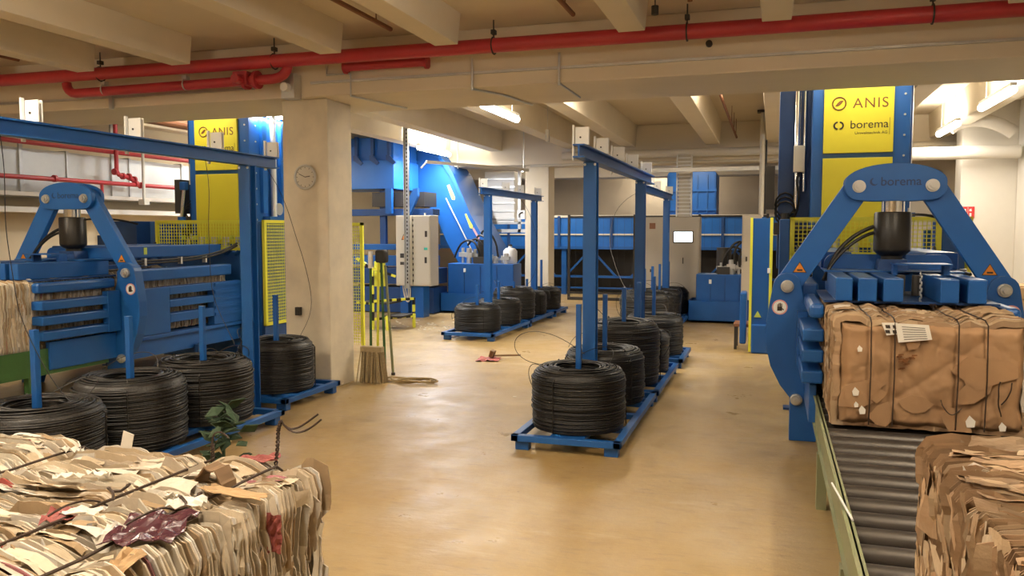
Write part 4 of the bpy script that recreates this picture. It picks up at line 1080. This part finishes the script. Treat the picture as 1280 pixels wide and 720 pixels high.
# lance cylinder on left press corner
t = thing('hydraulic_ram', 'silver hydraulic ram standing behind the mesh guard at the left tower', 'hydraulic ram', (-8.04, 9.72, 1.461))
MB().cyl((0, 0, 0), (0, 0, .48), .055, 14).build('barrel', 'blue2', t, smooth='auto'); MB().cyl((0, 0, .48), (.05, 0, .86), .025, 12).build('rod', 'chrome', t, smooth='auto'); MB().box((.0, -.04, .86), (.10, .04, .98)).build('head_block', 'blue', t, bevel=.015)
t = thing('blue_cabinet', 'stepped dark blue steel box beyond the left press channel', 'steel box', (-8.75, 9.6, 0)); MB().box((-.25, -.2, 0), (.2, .3, 1.88)).build('tall_box', 'dblue', t, bevel=.006); MB().box((-.5, -.2, 0), (-.25, .3, 1.68)).build('low_box', 'dblue', t, bevel=.006); MB().box((-1.3, -.1, 0), (-.5, .3, 1.45)).build('long_box', 'dblue', t, bevel=.006)

# ------------------------------------------------------------------ middle machine: infeed box, incline, supports
t = thing('inclined_conveyor', 'blue enclosed conveyor sloping from the high hopper down to the right', 'conveyor', (-6.9, 16.9, 0))
X_ = lambda pts: [(a + 6.9, b2) for a, b2 in pts]
body = [(-7.95, 3.45), (-7.45, 3.55), (-7.05, 3.38), (-6.75, 2.95), (-6.33, 2.05), (-5.55, .72), (-5.75, .35), (-6.2, .35), (-6.88, 1.45), (-7.15, 2.05), (-7.45, 2.45), (-7.95, 2.62)]
MB().prism(X_(body), 0, 1.1, 'y').build('conveyor_body', 'blue', t, bevel=.01)
edge = [(-7.05, 3.44), (-6.72, 3.0), (-6.3, 2.08), (-5.5, .74), (-5.56, .70), (-6.36, 2.03), (-6.78, 2.94), (-7.09, 3.36)]
MB().prism(X_(edge), -.06, 1.16, 'y').build('edge_flange', 'blue', t)
m = MB(); m.bar((0.02, -.07, 2.46), (0.71, -.07, 1.15), .02, .02); m.build('edge_strip', 'grey', t)
for (x, z) in ((.02, 2.58), (.44, 1.95)):
    MB().prism([(x, z + .16), (x + .06, z + .18), (x + .19, z - .1), (x + .18, z - .16), (x + .12, z - .15)], -.012, -.004, 'y').build('yellow_label', 'lime', t)
MB().prism([(.62, 1.78), (.66, 1.84), (.80, 1.60), (.76, 1.54)], -.012, -.004, 'y').build('white_label', 'pink', t)
hp = thing('high_hopper', 'bright blue ribbed hopper box high up right of the clock column', 'hopper', (-8.1, 15.6, 2.6))
MB().box((-1.0, 0, 0.02), (.55, 1.27, .62)).build('lower_box', 'blue2', hp, bevel=.01)
MB().prism([(0.1, .62), (.1, 1.1), (1.27, 1.1), (1.27, .62)], -1.0, .50, 'x').build('upper_box', 'blue2', hp)
for k in range(4):
    x = -.75 + k * .38
    m = MB(); m.box((x, .02, .72), (x + .07, .10, 1.12)); m.prism([(x, .72), (x + .07, .72), (x + .22, .56), (x + .16, .52), (x + .0, .62)], -.03, .02, 'y'); m.build('rib', 'dblue', hp)
MB().cyl((-.62, -.05, .45), (-.62, 0.02, .45), .12, 18).build('motor_cover', 'dark', hp)
ms = thing('compactor', 'dark blue machine frame under the high hopper behind the stairs', 'machine', (-7.6, 15.44, 0))
m = MB(); m.box((.26, -.02, 0), (.44, .12, 2.05)); m.build('post', 'blue', ms, bevel=.004)
m = MB(); m.prism([(.30, 1.95), (.42, 1.95), (.66, 2.45), (.66, 2.62), (.56, 2.60), (.30, 2.10)], .0, .1, 'y'); m.build('brace', 'blue', ms)
m = MB(); m.box((-.35, .3, .02), (-.22, .4, 2.6)); m.build('post', 'dblue', ms)
m = MB(); m.box((-.12, .1, 2.1), (.02, .2, 2.62)); m.build('post', 'blue', ms)
for (z0, z1, mm) in ((.02, .55, 'dblue'), (.62, .95, 'dblue'), (1.0, 1.22, 'blue'), (1.34, 1.46, 'blue'), (2.06, 2.2, 'dblue')):
    MB().box((-1.1, .24, z0), (.9, .6 + (.4 if z0 < 1 else 0), z1)).build('cross_member', mm, ms, bevel=.006)
m = MB()
for k in range(4): m.tube(bez([(.5 + .07 * k, .1, 1.9), (.62 + .1 * k, .05, 1.5), (.45 + .08 * k, .0, 1.2), (.6 + .05 * k, .1, .9)], 10), .018, 6)
m.each('hydraulic_hose', 'rubber', ms)
m = MB(); m.cyl((.62, .05, 1.5), (.62, -.05, 1.5), .09, 14); m.cyl((.72, .05, 1.3), (.72, -.05, 1.3), .06, 14); m.each('motor', 'zinc', ms)
m = MB(); m.box((-.5, .25, 2.25), (.7, .9, 2.55)); m.build('belt_drive', 'dark', ms)
# slotted channel
t = thing('slotted_channel', 'perforated zinc channel hanging from the ceiling to the electrical cabinet', 'channel', (-6.88, 14.75, .6))
m = MB(); m.box((-.05, 0, 0), (-.04, .06, 3.3)); m.box((.04, 0, 0), (.05, .06, 3.3)); m.box((-.05, .05, 0), (.05, .06, 3.3)); m.build('channel', 'zinc', t)
m = MB()
for k in range(42): m.box((-.012, .044, .1 + k * .075), (.012, .051, .14 + k * .075))
m.each('slot', 'dark', t)
t = thing('cable_tray', 'thin white cable tray hanging under the ceiling right of the slotted channel', 'cable tray', (-6.75, 15.2, 3.0))
m = MB(); m.bar((0, 0, 0), (.12, 0, .12), .03); m.bar((.12, 0, .12), (1.9, 1.2, .0), .06); m.build('tray', 'grey', t)
for f_ in (.3, .95): MB().cyl((.12 + 1.78 * f_, 1.2 * f_, .0), (.12 + 1.78 * f_, 1.2 * f_, .94), .012, 6).build('rod', 'zinc', t)
# electrical cabinet
t = thing('electrical_cabinet', 'grey electrical cabinet on a blue stand below the slotted channel', 'cabinet', (-6.85, 14.95, 0))
cb = MB().box((-.35, 0, .64), (.40, .42, 2.05)).build('cabinet_body', 'grey', t, bevel=.008)
MB().box((.04, -.018, .66), (.385, 0, 2.03)).build('door', 'grey', t, bevel=.005)
MB().box((-.335, -.018, .66), (.015, 0, 2.03)).build('door', 'grey', t, bevel=.005)
m = MB(); 
for k in range(12): m.box((.018, -.02, .72 + k * .11), (.037, -.004, .77 + k * .11))
m.build('hinge_strip', 'dark', t)
MB().box((-.04, .05, 0), (.22, .35, .64)).build('stand', 'blue', t, bevel=.005)
m = MB(); m.tube(bez([(-.25, .1, .64), (-.2, .08, .2), (-.05, .08, .2), (-.08, .06, .64)], 10), .015, 6); m.tube(bez([(-.2, .1, .64), (-.15, .06, .3), (-.1, .06, .3), (-.12, .06, .64)], 10), .012, 6); m.each('cable', 'grey', t)
for (x, z, w, h, mm) in ((.29, 1.62, .05, .12, 'ink'), (.27, 1.36, .075, .05, 'teal'), (.28, 1.10, .05, .12, 'dark'), (-.25, 1.20, .13, .09, 'dark'), (-.25, 1.06, .13, .06, 'dark')):
    MB().box((x, -.022, z), (x + w, -.018, z + h)).build('panel_label', mm, t)
MB().prism([(-.22, 1.56), (-.12, 1.56), (-.17, 1.68)], -.022, -.018, 'y').build('warning_triangle', 'ink', t); MB().prism([(-.205, 1.57), (-.135, 1.57), (-.17, 1.655)], -.024, -.021, 'y').build('warning_triangle', 'orange', t)
m = MB(); m.cyl((-.2, .2, 2.05), (-.2, .2, 2.10), .02, 8); m.cyl((.2, .2, 2.05), (.2, .2, 2.10), .02, 8); m.each('lifting_eye', 'zinc', t)
# stairs platform
t = thing('service_steps', 'yellow and black striped service steps beside the dark blue machine', 'steps', (-6.75, 12.95, 0))
def striped(a, b2, w=.045, n=8):
    a, b2 = Vector(a), Vector(b2); y_, k_ = MB(), MB()
    for i in range(n):
        (k_ if i % 2 else y_).bar(a.lerp(b2, i / n), a.lerp(b2, (i + 1) / n), w)
    p = MB().bar(a, b2, w * .96).build('frame_bar', 'ylime', t); k_.each('black_stripe', 'black', p)
striped((.05, 0, 0), (.05, 0, 1.1), n=7); striped((.05, 0, .50), (.5, .75, .50), n=9); striped((.05, .02, .18), (.5, .77, .18), n=9); striped((.5, .75, 0), (.5, .75, .52), n=4)
striped((-.3, .1, .46), (.05, 0, .46), n=5); striped((.05, 0, 1.08), (.35, .3, .93), n=5); striped((.05, 0, 1.08), (-.3, .1, 1.25), n=5)
m = MB(); m.box((-.3, .1, .44), (.30, .7, .47)); m.box((.25, .05, .22), (.60, .55, .25)); m.each('tread', 'dark', t)
for (x, y) in ((.33, .0), (.62, .5)): MB().box((x - .02, y - .02, 0), (x + .02, y + .02, .25)).build('step_leg', 'ylime', t)
MB().box((-.02, .2, .75), (.16, .3, 1.2)).build('yellow_box', 'ylime', t, bevel=.01)
m = MB(); rr = random.Random(3)
for k in range(40):
    x, y = rr.uniform(-.3, 1.3), rr.uniform(0, 1.6); s_ = rr.uniform(.015, .05)
    m.prism([(x, y), (x + s_, y + s_ * .4), (x + s_ * .6, y + s_), (x - s_ * .3, y + s_ * .7)], 0.002, .012, 'z')
o = single(m, 'paper_litter', 'sheet', 'small white paper scraps strewn on the floor around the yellow steps', 'litter', (-6.6, 12.9, 0)); o['kind'] = 'stuff'
# yellow fence strip behind the column
t = thing('fence_panel', 'narrow yellow mesh fence panel just right behind the clock column', 'fence', (-5.62, 10.5, 0))
g = MB(); g.box((-.45, -.02, .1), (-.41, .02, 1.86)); g.box((.01, -.02, 0), (.05, .02, 1.86)); g.box((-.45, -.02, 1.82), (.05, .02, 1.86)); g.build('frame', 'ylime', t)
g = MB(); x = -.4
while x < .02: g.bar((x, 0, .1), (x, 0, 1.84), .006); x += .036
z = .14
while z < 1.84: g.bar((-.42, 0, z), (.02, 0, z), .008, up=(0, 1, 0)); z += .043
g.build('mesh', 'ylime', t)

# hydraulic unit behind the far left coils
def power_unit(loc, w, d, label, mir=1, base_h=.42, tank_h=.92):
    t = thing('hydraulic_power_unit', label, 'hydraulic unit', loc, 'blue hydraulic power units')
    m = MB(); m.box((0, 0, 0.03), (w, .02, base_h)); m.box((0, d - .02, .03), (w, d, base_h)); m.box((0, 0, .03), (.02, d, base_h)); m.box((w - .02, 0, .03), (w, d, base_h)); m.box((0, 0, .03), (w, d, .05)); m.build('drip_tray', 'blue', t)
    tk = MB().box((.14, .12, .05), (w - .05, d - .12, tank_h)).build('oil_tank', 'blue', t, bevel=.01)
    m = MB()
    for k in range(4): m.box((.14 + (w - .2) * k / 4, .112, .1), (.15 + (w - .2) * k / 4, .125, tank_h - .05))
    m.build('tank_rib', 'dblue', t)
    m = MB(); rr = random.Random(int(w * 100))
    for k in range(9):
        x = .3 + (w - .5) * rr.random(); y = d * rr.uniform(.25, .7); h = rr.uniform(.12, .35)
        m.cyl((x, y, tank_h), (x, y, tank_h + h), rr.uniform(.03, .07), 10)
        m.box((x - .08, y - .05, tank_h + h * .4), (x + .08, y + .05, tank_h + h * .7))
    m.each('valve_block', 'zinc', t)
    m = MB(); m.cyl((w * .5, d * .6, tank_h), (w * .5, d * .6, tank_h + .5), .14, 18); m.box((w * .42, d * .2, tank_h), (w * .6, d * .35, tank_h + .14)); m.build('pump_motor', 'dark', t)
    for k in range(4):
        x = w * (.50 + .08 * k)
        m = MB(); m.tube(wobble(bez([(x, d * .3, tank_h + .15), (x - .15 * rr.random(), d * .2, tank_h + .5 + .2 * rr.random()), (x + .3 * mir, d * .3, tank_h + .55 + .3 * rr.random()), (x + (.35 + .3 * rr.random()) * mir, d * .4, tank_h + .1 + .6 * rr.random())], 14), .03, 4, k), .022, 8); m.each('hydraulic_hose', 'rubber', t, smooth='auto')
    MB().box((w * .3, .108, tank_h - .18), (w * .3 + .05, .119, tank_h - .1)).build('level_gauge', 'wpl', t)
    return t
power_unit((-1.50, 15.75, 0), 1.26, .75, 'blue hydraulic power unit in its tray left of the right machine fence')
u2 = power_unit((-6.70, 16.02, 0), 1.65, .8, 'blue hydraulic power unit behind the far left coils, left of the back column', -1, .42, 1.05)
t = thing('white_canister', 'white plastic canister on the far hydraulic unit', 'canister', (-5.30, 16.55, 1.051)); MB().lathe([(0, 0), (.13, 0), (.15, .03), (.15, .26), (.10, .32), (.04, .33), (.04, .37), (0, .37)], seg=20).build('body', 'wpl', t, smooth='auto'); MB().cyl((0, 0, .365), (0, 0, .40), .045, 12).build('cap', 'dark', t)
# cabinets
t = thing('control_cabinet', 'wide beige control cabinet with lit touch screen', 'cabinet', (-1.88, 16.75, 0))
MB().box((-.62, 0, .06), (.50, .45, 2.02)).build('cabinet_body', 'beige', t, bevel=.01)
MB().box((-.09, -.015, .10), (.48, 0, 1.99)).build('door', 'beige', t, bevel=.004)
MB().box((-.60, -.015, .10), (-.11, 0, 1.99)).build('door', 'beige', t, bevel=.004)
s0 = MB().box((-.02, -.035, 1.50), (.38, -.015, 1.74)).build('screen_frame', 'dark', t, bevel=.004)
MB().box((.0, -.038, 1.52), (.36, -.035, 1.72)).build('touch_screen', 'screen', s0)
MB().box((-.62, .02, 0), (.50, .43, .06)).build('plinth', 'dark', t)
MB().box((-.50, -.018, 1.78), (-.38, -.015, 1.9)).build('vent_grille', 'rust', t)
MB().box((-.48, -.03, .9), (-.42, -.015, .96)).build('switch', 'dark', t)
MB().box((.17, -.025, 1.08), (.19, -.015, 1.2)).build('door_lock', 'dark', t)
t = thing('control_cabinet', 'narrow beige cabinet beside the right machine fence', 'cabinet', (-.38, 15.2, 0)); MB().box((-.13, 0, .50), (.20, .4, 2.03)).build('cabinet_body', 'beige', t, bevel=.01); MB().box((-.11, -.015, .54), (.18, 0, 2.0)).build('door', 'beige', t, bevel=.004); MB().box((-.08, .05, 0), (.15, .35, .5)).build('stand', 'dblue', t); MB().box((-.06, -.04, 1.2), (-.03, -.015, 1.28)).build('door_lock', 'dark', t)
# cable ladder
t = thing('cable_ladder', 'zinc cable ladder rising from the wide cabinet', 'cable ladder', (-1.72, 16.95, 2.03))
m = MB(); m.box((-.16, 0, 0), (-.13, .06, 1.25)); m.box((.13, 0, 0), (.16, .06, 1.25)); m.build('side_rail', 'zinc', t)
m = MB()
for k in range(16): m.box((-.13, .01, .05 + k * .075), (.13, .04, .075 + k * .075))
m.build('rungs', 'wpl', t); MB().box((-.12, .042, 0), (.12, .055, 1.25)).build('cable_bundle', 'grey', t)
# safety gate left of the right press
t = thing('machine_fence', 'tall blue safety door with yellow edges left of the right press', 'fence', (-.13, 12.05, 0))
MB().box((-.13, 0, .10), (.12, .05, 1.92)).build('door_panel', 'blue', t, bevel=.004); MB().box((-.16, -.01, .02), (-.125, .06, 1.93)).build('edge_strip', 'ylime', t); MB().box((.105, -.02, .5), (.145, .05, 1.93)).build('edge_strip', 'ylime', t)
MB().box((-.12, -.03, 0), (.16, .3, .42)).build('lower_box', 'blue', t, bevel=.02); MB().box((-.29, .2, .1), (-.2, .6, .85)).build('hinge_plate', 'blue', t, bevel=.02); MB().prism([(-.09, .52), (.01, .52), (-.04, .61)], -.012, -.004, 'y').build('warning_triangle', 'lime', t)
MB().box((.08, -.03, 1.15), (.12, 0, 1.22)).build('latch', 'wpl', t)

# ------------------------------------------------------------------ trough conveyor at the back
t = thing('trough_conveyor', 'long blue trough conveyor across the back of the hall', 'conveyor', (-4.5, 21.8, 0))
MB().box((-4.6, 0, 1.28), (5.0, 1.3, 2.14)).build('trough_wall', 'blue2', t)
m = MB(); m.box((-4.6, -.03, 2.10), (5.0, 0, 2.16)); m.box((-4.6, -.03, 1.62), (5.0, 0, 1.66)); m.build('edge_rail', 'grey', t)
m = MB(); m.box((-4.6, -.04, 1.24), (5.0, 0, 1.32)); m.build('lower_rail', 'blue', t)
for k in range(7): MB().box((-4.0 + 1.45 * k, -.05, 1.28), (-3.93 + 1.45 * k, 0, 2.14)).build('rib', 'dblue', t)
for x in (-3.9, -1.0, -.2, 1.3, 2.4, 3.8, 4.7): MB().box((x, .0, 0), (x + .13, .14, 1.28)).build('leg', 'blue', t)
m = MB()
for x in (-2.6, -.9, .9, 2.9): m.bar((x, .1, .5), (x + .7, .1, 1.25), .05); m.bar((x + 1.4, .1, .5), (x + .7, .1, 1.25), .05)
m.box((-3.8, .08, .46), (4.8, .14, .52)); m.box((-3.8, .08, .16), (4.8, .14, .20)); m.build('bracing', 'blue', t)
MB().box((-4.4, 1.2, 0), (4.9, 1.25, 1.25)).build('rear_panel', 'dark', t)
t = thing('feed_container', 'tall blue ribbed container standing on the trough at the back', 'container', (-2.05, 21.95, 2.145))
pts = [(-.62, 0), (.66, 0), (.66, 1.0)] + arc(.50, 1.02, .16, 0, 90, 5) + arc(-.46, 1.02, .16, 90, 180, 5)
MB().prism(pts, 0, 1.0, 'y').build('container_body', 'blue2', t, bevel=.01)
for z in (.12, .62): MB().box((-.62, -.05, z), (.66, 0, z + .05)).build('rib', 'blue2', t)
for x in (-.6, -.1, .15, .4, .6): MB().box((x, -.04, .05), (x + .04, 0, 1.05)).build('rib', 'blue', t)
# fence frame in front of trough and dark bits
t = thing('wire_fence', 'thin steel mesh fence standing before the trough conveyor', 'fence', (-4.2, 20.6, 0))
for x in (-.8, .9, 2.5, 4.1): MB().box((x - .03, -.03, 0), (x + .03, .03, 2.15)).build('post', 'dark', t)
m = MB(); m.box((-.8, -.02, .12), (4.1, .02, .16)); m.box((-.8, -.02, 2.08), (4.1, .02, 2.12)); m.build('rail', 'dark', t)
m = MB(); x = -.8
while x < 4.1: m.bar((x, 0, .15), (x, 0, 2.1), .004); x += .18
m.build('mesh', 'dark', t)
m = MB(); m.box((-1.3, -.06, 0), (1.3, .06, .07)); single(m, 'floor_rail', 'dark', 'dark steel rail lying on the floor before the trough conveyor', 'rail', (-3.6, 20.1, 0))
# zinc hopper chute near middle lamp
t = thing('zinc_chute', 'pale crumpled zinc chute and frame hanging left of the back column', 'chute', (-6.3, 18.6, 1.9))
MB().box((-.3, 0, .0), (.45, .5, 1.25)).build('chute_body', 'wpl', t, bevel=.02)
m = MB()
for k in range(6): m.box((-.32, -.03, .1 + k * .19), (.47, 0, .14 + k * .19))
m.build('rib', 'zinc', t); m = MB(); m.box((.55, -.05, -.2), (.62, .02, 1.3)); m.box((-.35, -.05, -.2), (.75, 0, -.12)); m.box((-.35, -.05, .0), (.85, -.01, .05)); m.each('support_frame', 'zinc', t)
# wall sections of the far zone (vertical steel and beam bits)
single(MB().box((0, 0, 0), (.18, .12, 3.24)), 'steel_column', 'rust', 'dark brown steel column behind the middle wire frame', 'column', (-4.35, 22.85 + .35, 0)) if False else None

# signs
t = thing('wall_sign', 'red fire extinguisher sign on the white pier at the right', 'sign', (3.22, 15.895, 2.06)); MB().box((-.1, -.012, -.1), (.1, 0, .1)).build('plate', 'signred', t)
m = MB(); m.box((-.065, -.015, -.07), (-.025, -.012, .03)); m.box((-.055, -.015, .035), (-.03, -.012, .06)); m.box((.025, -.015, -.07), (.055, -.012, -.01)); m.prism([(.02, .02), (.06, .02), (.05, .07), (.035, .05), (.025, .065)], -.015, -.012, 'y'); m.box((-.003, -.015, -.09), (.001, -.012, .09)); m.build('symbol', 'wpl', t)
t = thing('wall_sign', 'white square telephone sign on the left side of the back column', 'sign', (-5.33, 17.444, 2.1)); MB().box((-.09, -.012, -.1), (.09, 0, .1)).build('plate', 'wpl', t)
MB().tube([(-.04, -.02, -.06), (-.045, -.02, 0), (-.01, -.02, .04), (.04, -.02, .05)], .014, 8).build('handset_symbol', 'ink', t)
t = thing('ceiling_sign', 'small white framed notice under the ceiling behind the main beam', 'sign', (-1.72, 11.4, 3.65))
MB().box((-.09, 0, -.05), (.09, .01, .05)).build('plate', 'conc', t); m = MB(); m.box((-.09, -.004, .046), (.09, 0, .05)); m.box((-.09, -.004, -.05), (.09, 0, -.046)); m.box((-.07, -.003, .01), (.07, 0, .022)); m.box((-.06, -.003, -.025), (.06, 0, -.012)); m.build('print', 'dark', t)
m = MB(); m.cyl((-.06, .005, .05), (-.06, .005, .3), .004, 5); m.cyl((.06, .005, .05), (.06, .005, .3), .004, 5); m.build('suspension', 'zinc', t)
# block stack at right
m = MB()
for k in range(6): m.box((0, 0, k * .17), (.95, .7, k * .17 + .15)); m.box((.05, .05, k * .17 + .15), (.9, .65, k * .17 + .17))
single(m, 'board_stack', 'kraft2', 'stack of pale boards against the right wall behind the press arm', 'board stack', (2.75, 12.2, 0), bevel=.004)
# black beam speaker / small hanging meter between ribs
m = MB(); m.box((-.03, -.03, 0), (.03, .03, .22)); m.cyl((0, 0, .22), (0, 0, .62), .005, 5)
single(m, 'hanging_box', 'zinc', 'small grey box hanging on a rod right of the bright tube lamp', 'box', (-3.85, 14.2, 3.32))

# ------------------------------------------------------------------ camera
cam = bpy.data.cameras.new('camera'); co = bpy.data.objects.new('camera', cam); COL.objects.link(co)
cam.sensor_width = 36; cam.lens = 1020 / 1280 * 36; cam.clip_start = .02; cam.clip_end = 100
co.location = (0, 0, 1.75)
co.rotation_euler = (PI / 2 - math.radians(4.0377), 0, math.radians(17.632))
scene.camera = co
w = bpy.data.worlds.new('world'); scene.world = w; w.use_nodes = True
w.node_tree.nodes['Background'].inputs[0].default_value = (1, .85, .65, 1)
w.node_tree.nodes['Background'].inputs[1].default_value = .05
vs_ = scene.view_settings
vs_.view_transform = 'Standard'; vs_.look = 'None'; vs_.gamma = 1; vs_.use_curve_mapping = False
vs_.exposure = 0.06
scene.cycles.use_denoising = True
scene.cycles.max_bounces = 8
